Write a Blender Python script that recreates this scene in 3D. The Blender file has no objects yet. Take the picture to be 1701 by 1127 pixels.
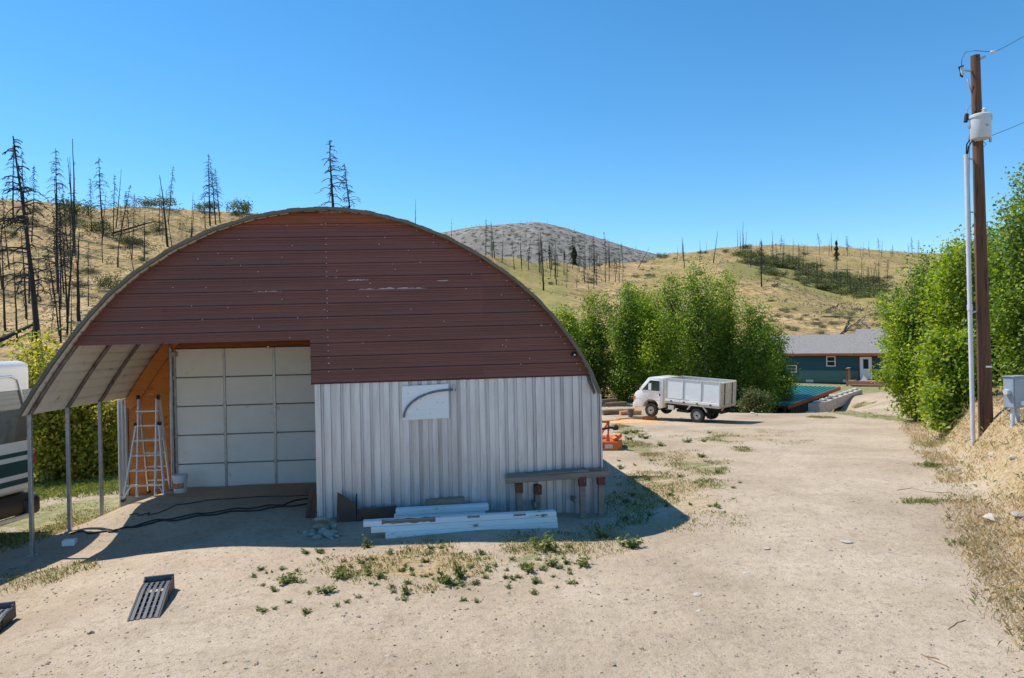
import bpy, bmesh, math, random
import numpy as np
from mathutils import Vector, Matrix, Euler

# ------------------------------------------------------------------ camera, sky, sun, exposure
F_PX, CX, CY, ROLL, H = 1150.0, 850.5, 563.5, math.radians(1.2), 3.0
SUN_TO = Vector((-0.60, 0.27, 1.0)).normalized()
SUN_EL = math.asin(SUN_TO.z)
SUN_AZ = math.atan2(SUN_TO.x, SUN_TO.y)          # clockwise from +Y
sc = bpy.context.scene
COL = sc.collection
cam_d = bpy.data.cameras.new('camera'); cam = bpy.data.objects.new('camera', cam_d); COL.objects.link(cam)
cam.matrix_world = Matrix.Translation((0, 0, H)) @ Matrix.Rotation(math.pi/2, 4, 'X') @ Matrix.Rotation(-ROLL, 4, 'Z')
cam_d.sensor_width = 36; cam_d.lens = F_PX/1701*36; cam_d.clip_start = 0.1; cam_d.clip_end = 6000
sc.camera = cam
w = bpy.data.worlds.new('World'); sc.world = w; w.use_nodes = True
nt = w.node_tree; bg = nt.nodes['Background']
sky = nt.nodes.new('ShaderNodeTexSky'); sky.sky_type = 'NISHITA'; sky.sun_disc = False
sky.sun_elevation = SUN_EL; sky.sun_rotation = SUN_AZ
sky.altitude = 600; sky.air_density = 1.0; sky.dust_density = 0.0; sky.ozone_density = 5.0
hsv = nt.nodes.new('ShaderNodeHueSaturation'); hsv.inputs['Saturation'].default_value = 1.22; hsv.inputs['Hue'].default_value = .492
nt.links.new(sky.outputs[0], hsv.inputs['Color']); nt.links.new(hsv.outputs[0], bg.inputs[0]); bg.inputs[1].default_value = 0.15
sl = bpy.data.lights.new('sun', 'SUN'); sl.energy = 4.6; sl.angle = math.radians(0.53); sl.color = (1.0, 0.95, 0.87)
so = bpy.data.objects.new('sun', sl); COL.objects.link(so)
so.rotation_euler = SUN_TO.to_track_quat('Z', 'Y').to_euler(); so.location = (-30, 10, 40)
sc.view_settings.view_transform = 'Standard'; sc.view_settings.look = 'None'
sc.view_settings.exposure = 0.3; sc.view_settings.gamma = 1; sc.view_settings.use_curve_mapping = False
sc.render.engine = 'CYCLES'
sc.cycles.max_bounces = 6; sc.cycles.transparent_max_bounces = 6

# ------------------------------------------------------------------ pixels to directions
CR, SR = math.cos(ROLL), math.sin(ROLL)
def ray(px, py):
    a, b = (px-CX)/F_PX, (CY-py)/F_PX
    return Vector((a*CR+b*SR, 1.0, -a*SR+b*CR))
def P(px, py, Y):                                   # the point at depth Y behind a pixel
    return Vector((0, 0, H)) + ray(px, py)*Y
def px_of(x, y):                                    # pixel column of the horizon point above (x, y)
    return CX + F_PX*(x/np.maximum(y, 1e-3))
def ss(t):
    t = np.clip(t, 0, 1); return t*t*(3-2*t)

# ------------------------------------------------------------------ noise and terrain height
def _hash(i, j, s):
    n = (i*374761393 + j*668265263 + s*1442695041) & 0xffffffff
    n = ((n ^ (n >> 13))*1274126177) & 0xffffffff
    return ((n ^ (n >> 16)) & 0xffff)/65535.0
def vnoise(x, y, s=0):
    x = np.asarray(x, dtype=np.float64); y = np.asarray(y, dtype=np.float64)
    i = np.floor(x).astype(np.int64); j = np.floor(y).astype(np.int64)
    u = ss(x-i); v = ss(y-j)
    a = _hash(i, j, s); b = _hash(i+1, j, s); c = _hash(i, j+1, s); d = _hash(i+1, j+1, s)
    return (a*(1-u)+b*u)*(1-v) + (c*(1-u)+d*u)*v
def fbm(x, y, o=4, s=0):
    r = 0; a = .5
    for k in range(o):
        r = r + a*(vnoise(x*2**k+17*k, y*2**k-9*k, s+k)-.5); a *= .5
    return r
FOOT_Y = [0, 7, 8.7, 12.4, 16.8, 24.4, 32, 40, 50, 60, 70]
FOOT_X = [3.5, 5.4, 6.2, 8.2, 10.5, 14.2, 18.9, 23.0, 31, 40, 50]
def near_h(x, y):
    d = np.interp(y, [-50, 13, 24, 33, 45, 60], [0, 0, -.45, -.75, -1.0, -1.4])
    k_ = ss((y-11.3)/2.2)
    d = d - .45*((1-k_)*ss((-4.0-x)/4.2)+k_*ss((-7.2-x)/1.5)) - .35*ss((-9-x)/6) - .13*ss((x+1)/2.5)*(1-1.3*ss((x-1.7)/1.2))*ss((y-9)/3)*ss((20-y)/5)
    dx = x-np.interp(y, FOOT_Y, FOOT_X) + .5*fbm(y*.35, y*0+3, 3, 9)
    A = np.interp(y, [4, 8, 12, 16, 40], [.15, .35, .95, 1.3, 1.5])
    d = d + A*ss(dx/1.5) + .10*np.clip(dx-1.5, 0, 12)
    d = d + .10*fbm(x*.35, y*.35, 3, 1) + .025*fbm(x*2.1, y*2.1, 3, 2)*ss((y-2)/4)
    return d
# columns of the far country: pixel column -> list of (depth, pixel row or 'z', value)
TAB = {
 -900: [('z',34,-1),('z',60,2),(90,500),(140,310),('z',220,30),('z',800,20)],
 0:   [('z',34,-.9),('z',45,.3),(60,588),(80,515),(100,430),(130,321),('z',170,28),('z',300,24),('z',900,20)],
 200: [('z',34,-1),('z',46,.2),(62,565),(82,495),(105,420),(135,333),('z',175,27),('z',300,24),('z',900,20)],
 400: [('z',34,-1),('z',50,.2),(70,555),(90,490),(112,425),(140,344),('z',180,26),('z',300,22),('z',900,20)],
 560: [('z',34,-1),('z',50,0),(70,555),(95,490),(120,425),(148,346),('z',190,24),('z',300,18),('z',900,15)],
 690: [('z',34,-1),('z',55,0),(80,550),(110,485),(135,425),(158,372),('z',200,22),('z',300,14),('z',900,10)],
 790: [('z',34,-.8),('z',55,0),(85,548),(115,500),(145,455),(172,413),('z',215,18),('z',320,8),('z',900,5)],
 860: [('z',34,-.8),('z',55,0),(85,545),(118,505),(150,465),(188,424),('z',230,20),('z',320,8),('z',900,5)],
 914: [('z',34,-.8),('z',60,0),(90,545),(140,482),(175,453),(212,431),('z',260,22),('z',340,10),('z',900,5)],
 1013:[('z',34,-.8),('z',60,-.3),(100,538),(160,482),(205,455),(250,433),('z',300,25),('z',380,15),('z',900,5)],
 1120:[('z',34,-.9),('z',62,-.6),(100,540),(160,485),(220,446),(290,417),('z',350,34),('z',480,25),('z',900,5)],
 1200:[('z',34,-.95),('z',65,-.8),(90,545),(130,490),(175,450),(240,430),(320,407),('z',380,40),('z',500,30),('z',900,5)],
 1290:[('z',34,-.95),('z',44,-1.05),('z',54,-1.45),('z',66,-1.3),(88,548),(120,500),(150,465),(175,468),(240,432),(330,405),('z',400,42),('z',500,30),('z',900,5)],
 1400:[('z',34,-.9),('z',44,-1.05),('z',54,-1.5),('z',69,-1.3),(86,553),(110,520),(145,503),(172,492),(240,448),(340,408),('z',410,43),('z',520,30),('z',900,5)],
 1545:[('z',34,-.6),('z',44,-.9),('z',54,-1.4),('z',70,-1.0),(90,545),(120,518),(150,503),(190,478),(250,448),(340,418),('z',410,40),('z',520,30),('z',900,5)],
 1700:[('z',34,1.2),('z',70,2),(95,530),(150,495),(240,455),(330,425),('z',410,38),('z',900,5)],
 2300:[('z',34,2),('z',70,5),(120,480),(300,430),('z',400,38),('z',900,5)],
}
_U = sorted(TAB)
_LY = np.linspace(math.log(30), math.log(1000), 500)
_T = []
for u in _U:
    ys, zs = [], []
    for r in TAB[u]:
        if r[0] == 'z': ys.append(r[1]); zs.append(r[2])
        else: ys.append(r[0]); zs.append(P(u, r[1], r[0]).z)
    z = np.interp(np.exp(_LY), ys, zs)
    k = np.exp(-np.linspace(-2, 2, 25)**2); k /= k.sum()
    zp = np.convolve(np.pad(z, 12, mode='edge'), k, mode='valid')
    _T.append(zp)
_T = np.array(_T)
def far_h(x, y):
    y = np.maximum(y, 30.0)
    u = np.clip(px_of(x, y), _U[0], _U[-1]-1e-6)
    i = np.clip(np.searchsorted(_U, u, side='right')-1, 0, len(_U)-2)
    U = np.array(_U, dtype=float)
    f = ss((u-U[i])/(U[i+1]-U[i]))*.5 + .5*(u-U[i])/(U[i+1]-U[i])
    l = np.clip((np.log(y)-_LY[0])/(_LY[1]-_LY[0]), 0, len(_LY)-1.001)
    j = l.astype(int); g = l-j
    a = _T[i, j]*(1-g)+_T[i, j+1]*g; b = _T[i+1, j]*(1-g)+_T[i+1, j+1]*g
    z = a*(1-f)+b*f
    amp = ss((y-62)/60)
    return z + amp*(2.6*fbm(x*.045, y*.045, 4, 5) + .8*fbm(x*.2, y*.2, 3, 8))
def pit(x, y):                                      # the hollow in front of the low green-roofed shed
    d = np.hypot((x-14.6), (y-41.5)*.9)
    return -.95*ss((1.0-d/7.2)*1.9)
def ground(x, y):
    x = np.asarray(x, dtype=float); y = np.asarray(y, dtype=float)
    t = ss((y-24)/14)
    nh = near_h(x, y)
    near_side = np.where(y < 24, nh, nh)
    right = ss((x-np.interp(y, FOOT_Y, FOOT_X))/1.5)*ss((70-y)/20)*ss((y-24)/4)
    z = near_side*(1-t) + far_h(x, y)*t
    z = z + right*t*np.maximum(0, nh-far_h(x, y))*ss((60-y)/20)
    return z + pit(x, y)
def gz(x, y): return float(ground(np.array([x]), np.array([y]))[0])
_MY = np.concatenate([np.arange(3, 60, .05), np.arange(60, 420, .4)])
def G(px, py):                                      # where the ray through a pixel meets the ground
    r = ray(px, py)
    x = r.x*_MY; z = H + r.z*_MY
    g = ground(x, _MY)
    k = np.nonzero(z < g)[0]
    k = k[0] if len(k) else len(_MY)-1
    return Vector((x[k], _MY[k], g[k]))

# ------------------------------------------------------------------ building helpers
def tag(o, label=None, cat=None, group=None, kind=None):
    if label: o['label'] = label
    if cat: o['category'] = cat
    if group: o['group'] = group
    if kind: o['kind'] = kind
    return o
def empty(name, loc=(0,0,0), rot=(0,0,0), label=None, cat=None, group=None):
    o = bpy.data.objects.new(name, None); COL.objects.link(o); o.empty_display_size = .2
    o.location = loc; o.rotation_euler = rot
    return tag(o, label, cat, group)
def link(name, me, parent=None, loc=None, rot=None, scale=None):
    o = bpy.data.objects.new(name, me); COL.objects.link(o)
    if parent is not None: o.parent = parent
    if loc is not None: o.location = loc
    if rot is not None: o.rotation_euler = rot
    if scale is not None: o.scale = scale
    return o
class MB:
    def __init__(s): s.v = []; s.f = []
    def add(s, vs, fs):
        n = len(s.v); s.v += [tuple(v) for v in vs]; s.f += [tuple(i+n for i in f) for f in fs]; return s
    def box(s, x0, x1, y0, y1, z0, z1, M=None):
        v = [Vector(p) for p in ((x0,y0,z0),(x1,y0,z0),(x1,y1,z0),(x0,y1,z0),(x0,y0,z1),(x1,y0,z1),(x1,y1,z1),(x0,y1,z1))]
        if M is not None: v = [M @ p for p in v]
        return s.add(v, [(0,3,2,1),(4,5,6,7),(0,1,5,4),(1,2,6,5),(2,3,7,6),(3,0,4,7)])
    def beam(s, p, q, w, h, up=(0,0,1)):
        p, q = Vector(p), Vector(q); d = (q-p).normalized(); up = Vector(up)
        if abs(d.dot(up)) > .98: up = Vector((0,1,0))
        a = d.cross(up).normalized()*w/2; b = a.cross(d).normalized()*h/2
        v = [p-a-b, p+a-b, p+a+b, p-a+b, q-a-b, q+a-b, q+a+b, q-a+b]
        return s.add(v, [(0,1,2,3),(4,7,6,5),(0,4,5,1),(1,5,6,2),(2,6,7,3),(3,7,4,0)])
    def tube(s, pts, r, n=8, cap=True):
        pts = [Vector(p) for p in pts]; m = len(pts)
        if not hasattr(r, '__len__'): r = [r]*m
        ref = None; rings = []
        for i, p in enumerate(pts):
            d = (pts[min(i+1, m-1)]-pts[max(i-1, 0)]).normalized()
            if ref is None or abs(d.dot(ref)) > .95: ref = Vector((0,0,1)) if abs(d.z) < .9 else Vector((1,0,0))
            a = d.cross(ref).normalized(); b = d.cross(a).normalized(); ref = a.cross(d) if False else ref
            rings.append([p+(a*math.cos(2*math.pi*k/n)+b*math.sin(2*math.pi*k/n))*r[i] for k in range(n)])
        vs = [v for R in rings for v in R]; fs = []
        for i in range(m-1):
            for k in range(n):
                fs.append((i*n+k, i*n+(k+1)%n, (i+1)*n+(k+1)%n, (i+1)*n+k))
        if cap: fs += [tuple(range(n))[::-1], tuple((m-1)*n+k for k in range(n))]
        return s.add(vs, fs)
    def lathe(s, prof, c=(0,0,0), axis='Z', n=20, ring=False):
        c = Vector(c); vs = []; fs = []; m = len(prof)
        for (r, h) in prof:
            for k in range(n):
                a = 2*math.pi*k/n; x, y = r*math.cos(a), r*math.sin(a)
                vs.append(c+Vector({'Z': (x,y,h), 'Y': (x,h,y), 'X': (h,x,y)}[axis]))
        for i in range(m-1):
            for k in range(n): fs.append((i*n+k, i*n+(k+1)%n, (i+1)*n+(k+1)%n, (i+1)*n+k))
        if ring: fs += [((m-1)*n+k, (m-1)*n+(k+1)%n, (k+1)%n, k) for k in range(n)]
        else: fs += [tuple(range(n))[::-1], tuple((m-1)*n+k for k in range(n))]
        return s.add(vs, fs)
    def prism(s, poly, d0, d1, plane='XZ'):
        # poly in (a, b); extruded from d0 to d1 along the third axis
        def mk(a, b, d): return {'XZ': (a,d,b), 'XY': (a,b,d), 'YZ': (d,a,b)}[plane]
        n = len(poly)
        v = [mk(a,b,d0) for a,b in poly]+[mk(a,b,d1) for a,b in poly]
        f = [tuple(range(n)), tuple(range(2*n-1, n-1, -1))]
        f += [(i, n+i, n+(i+1)%n, (i+1)%n) for i in range(n)]
        return s.add(v, f)
    def mesh(s, name, mat, bevel=0, smooth=False, seg=1, angle=None):
        me = bpy.data.meshes.new(name); me.from_pydata(s.v, [], s.f); me.validate()
        bm = bmesh.new(); bm.from_mesh(me)
        bmesh.ops.recalc_face_normals(bm, faces=bm.faces)
        if bevel:
            es = [e for e in bm.edges if len(e.link_faces) == 2 and e.calc_face_angle(0) > .5]
            bmesh.ops.bevel(bm, geom=es, offset=bevel, segments=seg, affect='EDGES', profile=.5, clamp_overlap=True)
        bm.to_mesh(me); bm.free()
        if mat is not None: me.materials.append(mat)
        if smooth:
            me.shade_smooth() if angle is None else None
            if angle is not None: me.shade_smooth(); me.set_sharp_from_angle(angle=angle)
        return me
    def build(s, name, mat, parent=None, bevel=0, smooth=False, seg=1, loc=None, rot=None, angle=None):
        return link(name, s.mesh(name, mat, bevel, smooth, seg, angle), parent, loc, rot)
def copy_tree(o, parent=None):
    c = o.copy(); COL.objects.link(c); c.parent = parent
    for ch in o.children: copy_tree(ch, c)
    return c

# ------------------------------------------------------------------ materials
def S(r, g, b):
    f = lambda c: (c/255/12.92) if c/255 <= .04045 else ((c/255+.055)/1.055)**2.4
    return (f(r), f(g), f(b), 1)
MATS = {}
def mat(name, c1, c2=None, scale=6.0, rough=.7, metal=0.0, bump=0.0, bscale=None, stretch=(1,1,1), c3=None, c3amt=.6, c3scale=2.0, detail=6, coat=0, spec=.5, vary=0.0):
    """Principled with two colours mixed by stretched noise, a third as wear patches, and fine relief."""
    if name in MATS: return MATS[name]
    m = bpy.data.materials.new(name); m.use_nodes = True; n = m.node_tree; N = n.nodes; L = n.links
    b = N['Principled BSDF']; b.inputs['Roughness'].default_value = rough; b.inputs['Metallic'].default_value = metal
    b.inputs['Specular IOR Level'].default_value = spec
    if coat: b.inputs['Coat Weight'].default_value = coat
    tc = N.new('ShaderNodeTexCoord'); mp = N.new('ShaderNodeMapping'); mp.inputs['Scale'].default_value = stretch
    L.new(tc.outputs['Object'], mp.inputs[0])
    oi = N.new('ShaderNodeObjectInfo'); va = N.new('ShaderNodeVectorMath'); va.operation = 'ADD'
    cm = N.new('ShaderNodeVectorMath'); cm.operation = 'SCALE'; cm.inputs['Scale'].default_value = 37.0
    cb = N.new('ShaderNodeCombineXYZ'); L.new(oi.outputs['Random'], cb.inputs[0]); L.new(oi.outputs['Random'], cb.inputs[1]); L.new(cb.outputs[0], cm.inputs[0])
    L.new(mp.outputs[0], va.inputs[0]); L.new(cm.outputs[0], va.inputs[1])
    nz = N.new('ShaderNodeTexNoise'); nz.inputs['Scale'].default_value = scale; nz.inputs['Detail'].default_value = detail; nz.inputs['Roughness'].default_value = .65
    L.new(va.outputs[0], nz.inputs['Vector'])
    rp = N.new('ShaderNodeValToRGB'); rp.color_ramp.elements[0].position = .3; rp.color_ramp.elements[1].position = .7
    rp.color_ramp.elements[0].color = c1; rp.color_ramp.elements[1].color = c2 or c1
    L.new(nz.outputs[0], rp.inputs[0]); out = rp.outputs[0]
    if c3:
        n3 = N.new('ShaderNodeTexNoise'); n3.inputs['Scale'].default_value = c3scale; n3.inputs['Detail'].default_value = 8; n3.inputs['Roughness'].default_value = .7
        L.new(va.outputs[0], n3.inputs['Vector'])
        r3 = N.new('ShaderNodeValToRGB'); r3.color_ramp.elements[0].position = c3amt; r3.color_ramp.elements[1].position = min(c3amt+.06, 1)
        r3.color_ramp.elements[0].color = (0,0,0,1); r3.color_ramp.elements[1].color = (1,1,1,1)
        L.new(n3.outputs[0], r3.inputs[0])
        mx = N.new('ShaderNodeMix'); mx.data_type = 'RGBA'; L.new(r3.outputs[0], mx.inputs[0]); L.new(out, mx.inputs[6]); mx.inputs[7].default_value = c3
        out = mx.outputs[2]
    if vary:
        mr = N.new('ShaderNodeMapRange'); mr.inputs[3].default_value = 1-vary; mr.inputs[4].default_value = 1+vary; L.new(oi.outputs['Random'], mr.inputs[0])
        hv = N.new('ShaderNodeHueSaturation'); L.new(out, hv.inputs['Color']); L.new(mr.outputs[0], hv.inputs['Value']); out = hv.outputs[0]
    L.new(out, b.inputs['Base Color'])
    if bump:
        nb = N.new('ShaderNodeTexNoise'); nb.inputs['Scale'].default_value = bscale or scale*4; nb.inputs['Detail'].default_value = 8
        L.new(va.outputs[0], nb.inputs['Vector'])
        bp = N.new('ShaderNodeBump'); bp.inputs['Strength'].default_value = bump; bp.inputs['Distance'].default_value = .02
        L.new(nb.outputs[0], bp.inputs['Height']); L.new(bp.outputs[0], b.inputs['Normal'])
    rr = N.new('ShaderNodeMapRange'); rr.inputs[3].default_value = max(rough-.08, .02); rr.inputs[4].default_value = min(rough+.1, 1)
    L.new(nz.outputs[0], rr.inputs[0]); L.new(rr.outputs[0], b.inputs['Roughness'])
    MATS[name] = m; return m
def leaf_mat(name, dark, mid, light, trans=.35, rough=.5):
    m = bpy.data.materials.new(name); m.use_nodes = True; n = m.node_tree; N = n.nodes; L = n.links
    b = N['Principled BSDF']; out = N['Material Output']; b.inputs['Roughness'].default_value = rough
    b.inputs['Specular IOR Level'].default_value = .4
    at = N.new('ShaderNodeAttribute'); at.attribute_name = 'tint'
    rp = N.new('ShaderNodeValToRGB'); e = rp.color_ramp.elements
    e[0].position = 0; e[0].color = dark; e[1].position = 1; e[1].color = light
    x = e.new(.5); x.color = mid
    L.new(at.outputs['Fac'], rp.inputs[0]); L.new(rp.outputs[0], b.inputs['Base Color'])
    tr = N.new('ShaderNodeBsdfTranslucent')
    hs = N.new('ShaderNodeHueSaturation'); hs.inputs['Hue'].default_value = .475; hs.inputs['Saturation'].default_value = 1.1; hs.inputs['Value'].default_value = 1.5
    L.new(rp.outputs[0], hs.inputs['Color']); L.new(hs.outputs[0], tr.inputs['Color'])
    mx = N.new('ShaderNodeMixShader'); mx.inputs[0].default_value = trans
    L.new(b.outputs[0], mx.inputs[1]); L.new(tr.outputs[0], mx.inputs[2]); L.new(mx.outputs[0], out.inputs['Surface'])
    MATS[name] = m; return m
# ------------------------------------------------------------------ ground sheet
def ground_material():
    m = bpy.data.materials.new('ground_earth'); m.use_nodes = True; n = m.node_tree; N = n.nodes; L = n.links
    b = N['Principled BSDF']; b.inputs['Roughness'].default_value = .95; b.inputs['Specular IOR Level'].default_value = .15
    geo = N.new('ShaderNodeNewGeometry'); pos = geo.outputs['Position']
    at = N.new('ShaderNodeAttribute'); at.attribute_name = 'mask'; sp = N.new('ShaderNodeSeparateColor'); L.new(at.outputs['Color'], sp.inputs[0])
    def noise(scale, detail=6, rough=.6, vec=None, dist=0):
        z = N.new('ShaderNodeTexNoise'); z.inputs['Scale'].default_value = scale; z.inputs['Detail'].default_value = detail
        z.inputs['Roughness'].default_value = rough; z.inputs['Distortion'].default_value = dist; L.new(vec or pos, z.inputs['Vector']); return z.outputs[0]
    def ramp(fac, stops):
        r = N.new('ShaderNodeValToRGB'); e = r.color_ramp.elements
        e[0].position, e[0].color = stops[0]; e[1].position, e[1].color = stops[-1]
        for p, c in stops[1:-1]: x = e.new(p); x.color = c
        L.new(fac, r.inputs[0]); return r.outputs[0]
    def mix(f, a, c, typ='MIX'):
        x = N.new('ShaderNodeMix'); x.data_type = 'RGBA'; x.blend_type = typ
        (L.new(f, x.inputs[0]) if not isinstance(f, float) else setattr(x.inputs[0], 'default_value', f))
        for s_, i in ((a, 6), (c, 7)):
            (L.new(s_, x.inputs[i]) if not isinstance(s_, tuple) else setattr(x.inputs[i], 'default_value', s_))
        return x.outputs[2]
    def math_(op, a, c):
        x = N.new('ShaderNodeMath'); x.operation = op
        for s_, i in ((a, 0), (c, 1)):
            (L.new(s_, x.inputs[i]) if not isinstance(s_, (int, float)) else setattr(x.inputs[i], 'default_value', s_))
        return x.outputs[0]
    BW = lambda v: (v, v, v, 1)
    # sandy earth: broad tone, blotches, grains
    d = ramp(noise(.35, 5), [(.3, S(162,143,121)), (.5, S(185,166,143)), (.72, S(199,182,160))])
    d = mix(ramp(noise(1.1, 8, .7), [(.45, BW(0)), (.65, BW(.55))]), d, S(162,145,122))
    d = mix(ramp(noise(9, 8, .75), [(.5, BW(0)), (.68, BW(.6))]), d, S(132,115,95))
    d = mix(ramp(noise(45, 6, .8), [(.55, BW(0)), (.63, BW(.75))]), d, S(104,90,74))
    d = mix(ramp(noise(70, 3, .7), [(.62, BW(0)), (.7, BW(.5))]), d, S(226,216,200))
    # green and dry vegetation masks broken up by noise
    brk = ramp(noise(4.5, 12, .85), [(.34, BW(0)), (.66, BW(1))])
    gm = ramp(math_('ADD', math_('MULTIPLY', sp.outputs[1], 1.0), math_('MULTIPLY', brk, 1.0)), [(.85, BW(0)), (1.5, BW(.75))])
    dm = ramp(math_('ADD', math_('MULTIPLY', sp.outputs[0], 1.0), math_('MULTIPLY', brk, 1.0)), [(.85, BW(0)), (1.4, BW(.8))])
    dry = ramp(noise(14, 8, .8), [(.36, S(128,106,74)), (.52, S(176,150,108)), (.66, S(204,184,142))])
    grn = ramp(noise(3.5, 12, .85), [(.38, S(70,80,38)), (.5, S(112,118,64)), (.6, S(168,154,110))])
    d = mix(dm, d, dry); d = mix(gm, d, grn)
    # hill country: bleached grass, bare earth, olive brush
    h = ramp(noise(.055, 6, .6), [(.3, S(166,140,94)), (.5, S(190,158,108)), (.7, S(202,170,124))])
    h = mix(ramp(noise(.28, 8, .72), [(.46, BW(0)), (.60, BW(.7))]), h, S(118,108,66))
    h = mix(ramp(noise(1.3, 8, .8), [(.49, BW(0)), (.58, BW(.85))]), h, S(72,66,42))
    h = mix(ramp(noise(.09, 6, .7), [(.5, BW(0)), (.66, BW(.6))]), h, S(132,104,72))
    h = mix(ramp(noise(.6, 8, .7, None, .6), [(.56, BW(0)), (.7, BW(.5))]), h, S(186,160,122))
    h = mix(ramp(math_('ADD', at.outputs['Alpha'], math_('MULTIPLY', noise(.12, 6), .8)), [(.75, BW(0)), (1.1, BW(.8))]), h, S(136,130,72))
    col = mix(ramp(sp.outputs[2], [(.2, BW(0)), (.8, BW(1))]), d, h)
    L.new(col, b.inputs['Base Color'])
    # relief: lumps, grit and long wheel scuffs along the drive
    mp = N.new('ShaderNodeMapping'); mp.inputs['Rotation'].default_value = (0, 0, math.radians(28)); mp.inputs['Scale'].default_value = (3.2, .16, 1)
    L.new(pos, mp.inputs[0])
    tr = noise(3.0, 5, .6, mp.outputs[0])
    hgt = math_('ADD', math_('MULTIPLY', noise(5, 8, .65), 1.0), math_('ADD', math_('MULTIPLY', noise(38, 6, .7), .35), math_('MULTIPLY', tr, .22)))
    bp = N.new('ShaderNodeBump'); bp.inputs['Strength'].default_value = .75; bp.inputs['Distance'].default_value = .055
    L.new(hgt, bp.inputs['Height']); L.new(bp.outputs[0], b.inputs['Normal'])
    return m
GREEN_SPOTS = []   # (x, y, rx, ry, strength) filled from pixels below
def spot(px, py, wpx, hpx, k=1.0, ch='g'):
    c = G(px, py); a = G(px+wpx/2, py); b2 = G(px, py-hpx/2)
    GREEN_SPOTS.append((c.x, c.y, abs(a.x-c.x)+.05, abs(b2.y-c.y)+.05, k, ch))
for a in [(1160,775,70,24,.6),(1190,808,70,20,.5),(1060,745,60,24,.7),(1040,715,50,20,.5),(1240,748,34,8,.5),(1200,728,70,10,.35),
          (1060,840,120,50,.42),(1090,800,90,30,.35),(1535,835,70,6,.5),(1585,900,70,10,.45),(1550,775,40,8,.5),(1560,735,60,26,.5),
          (480,965,70,16,.35),(560,958,60,14,.3),(740,968,80,22,.4),(900,930,120,40,.5),(700,930,200,40,.25),(120,850,150,50,.75),(40,890,90,40,.7),(60,960,120,30,.4),(1405,686,80,16,1.0),(1435,673,50,10,1.0),(1365,694,40,5,.6)]:
    spot(*a)
for a in [(700,935,330,70,.55),(920,905,220,40,.45),(1110,810,160,80,.5),(1060,880,200,30,.4),(1230,725,240,26,.35),(1120,760,160,30,.4),(130,870,180,40,.5)]:
    spot(*a, ch='d')
def make_ground():
    dense = np.radians(np.arange(-41, 41.01, .17)); 
    rest = np.radians(np.arange(41+4, 360-41-1, 4.0))
    az = np.concatenate([dense, rest])
    rr = np.concatenate([[.4, 1.2, 2.2, 3.2], np.exp(np.linspace(math.log(4.2), math.log(700), 520)), [900, 1300, 2000, 3200]])
    A, R = np.meshgrid(az, rr)
    x = R*np.sin(A); y = R*np.cos(A)
    z = ground(x, np.where(y < 0, np.minimum(y, 0), y))
    n_r, n_a = A.shape
    me = bpy.data.meshes.new('ground')
    verts = np.stack([x, y, z], -1).reshape(-1, 3)
    i, j = np.meshgrid(np.arange(n_r-1), np.arange(n_a), indexing='ij')
    j2 = (j+1) % n_a
    q = np.stack([i*n_a+j, i*n_a+j2, (i+1)*n_a+j2, (i+1)*n_a+j], -1).reshape(-1, 4)[:, ::-1]
    verts = np.vstack([verts, [[0, 0, float(ground(np.array([0.]), np.array([0.]))[0])]]])
    c = len(verts)-1
    tri = np.stack([np.arange(n_a), (np.arange(n_a)+1) % n_a, np.full(n_a, c)], -1)
    loops = np.concatenate([q.ravel(), tri.ravel()])
    starts = np.concatenate([np.arange(len(q))*4, len(q)*4+np.arange(len(tri))*3])
    me.vertices.add(len(verts)); me.vertices.foreach_set('co', verts.ravel())
    me.loops.add(len(loops)); me.loops.foreach_set('vertex_index', loops.astype(np.int32))
    me.polygons.add(len(starts)); me.polygons.foreach_set('loop_start', starts.astype(np.int32))
    me.update(calc_edges=True); me.validate()
    X, Y = verts[:, 0], verts[:, 1]
    dx = X-np.interp(Y, FOOT_Y, FOOT_X)+.5*fbm(Y*.35, Y*0+3, 3, 9)
    dry = ss((dx+.4)/1.2)*ss((Y-3)/3)*.62
    grn = np.zeros_like(dry)
    for (sx, sy, rx, ry, k, ch) in GREEN_SPOTS:
        e = k*ss(1.25-np.hypot((X-sx)/rx, (Y-sy)/ry))
        if ch == 'g': grn = np.maximum(grn, e)
        else: dry = np.maximum(dry, e)
    # lawn before the house and the verge by the blocks
    road = np.interp(Y, [30, 36, 42, 48, 54], [16.2, 18.5, 22.8, 26.6, 30.0])
    lawn = ss((Y-45.5)/2.5)*ss((X-10)/4)*ss((75-Y)/6)*(1-ss((X-(road-1.6))/.9)*ss((48.5-Y)/1.5))*(1-.9*ss((X-38)/4))
    verge = ss((X-18.0)/.8)*ss((road-2.4-X)/.8)*ss((Y-37.0)/1.5)*ss((46-Y)/2)
    grn = np.maximum(grn, np.maximum(lawn*1.25, verge*.9))
    back = ss((Y-17)/3)*ss((-10-X)/1.5)
    grn = np.maximum(grn, .6*back)
    hill = np.maximum(ss((Y-72)/10), ss((Y-36)/10)*ss((-6-X)/5))
    hill = np.maximum(hill, ss((Y-36)/8)*ss((15-X)/4))
    u = px_of(X, Y)
    olive = ss((u-780)/60)*ss((1010-u)/80)*.55 + ss((u-1200)/60)*ss((1480-u)/60)*ss((Y-150)/10)*ss((235-Y)/30)*.6
    olive = olive + .42*ss((u-980)/120)*ss((Y-80)/30)
    olive = olive + .35*ss((70-Y)/20)*ss((-8-X)/6)
    colr = np.stack([dry, grn, hill, olive], -1).astype(np.float32)
    a = me.color_attributes.new('mask', 'FLOAT_COLOR', 'POINT'); a.data.foreach_set('color', colr.ravel())
    me.shade_smooth()
    me.materials.append(ground_material())
    o = link('ground', me); tag(o, 'pale sandy earth yard and drive running out to the burnt grass hills', 'ground', kind='structure')
make_ground()

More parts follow.
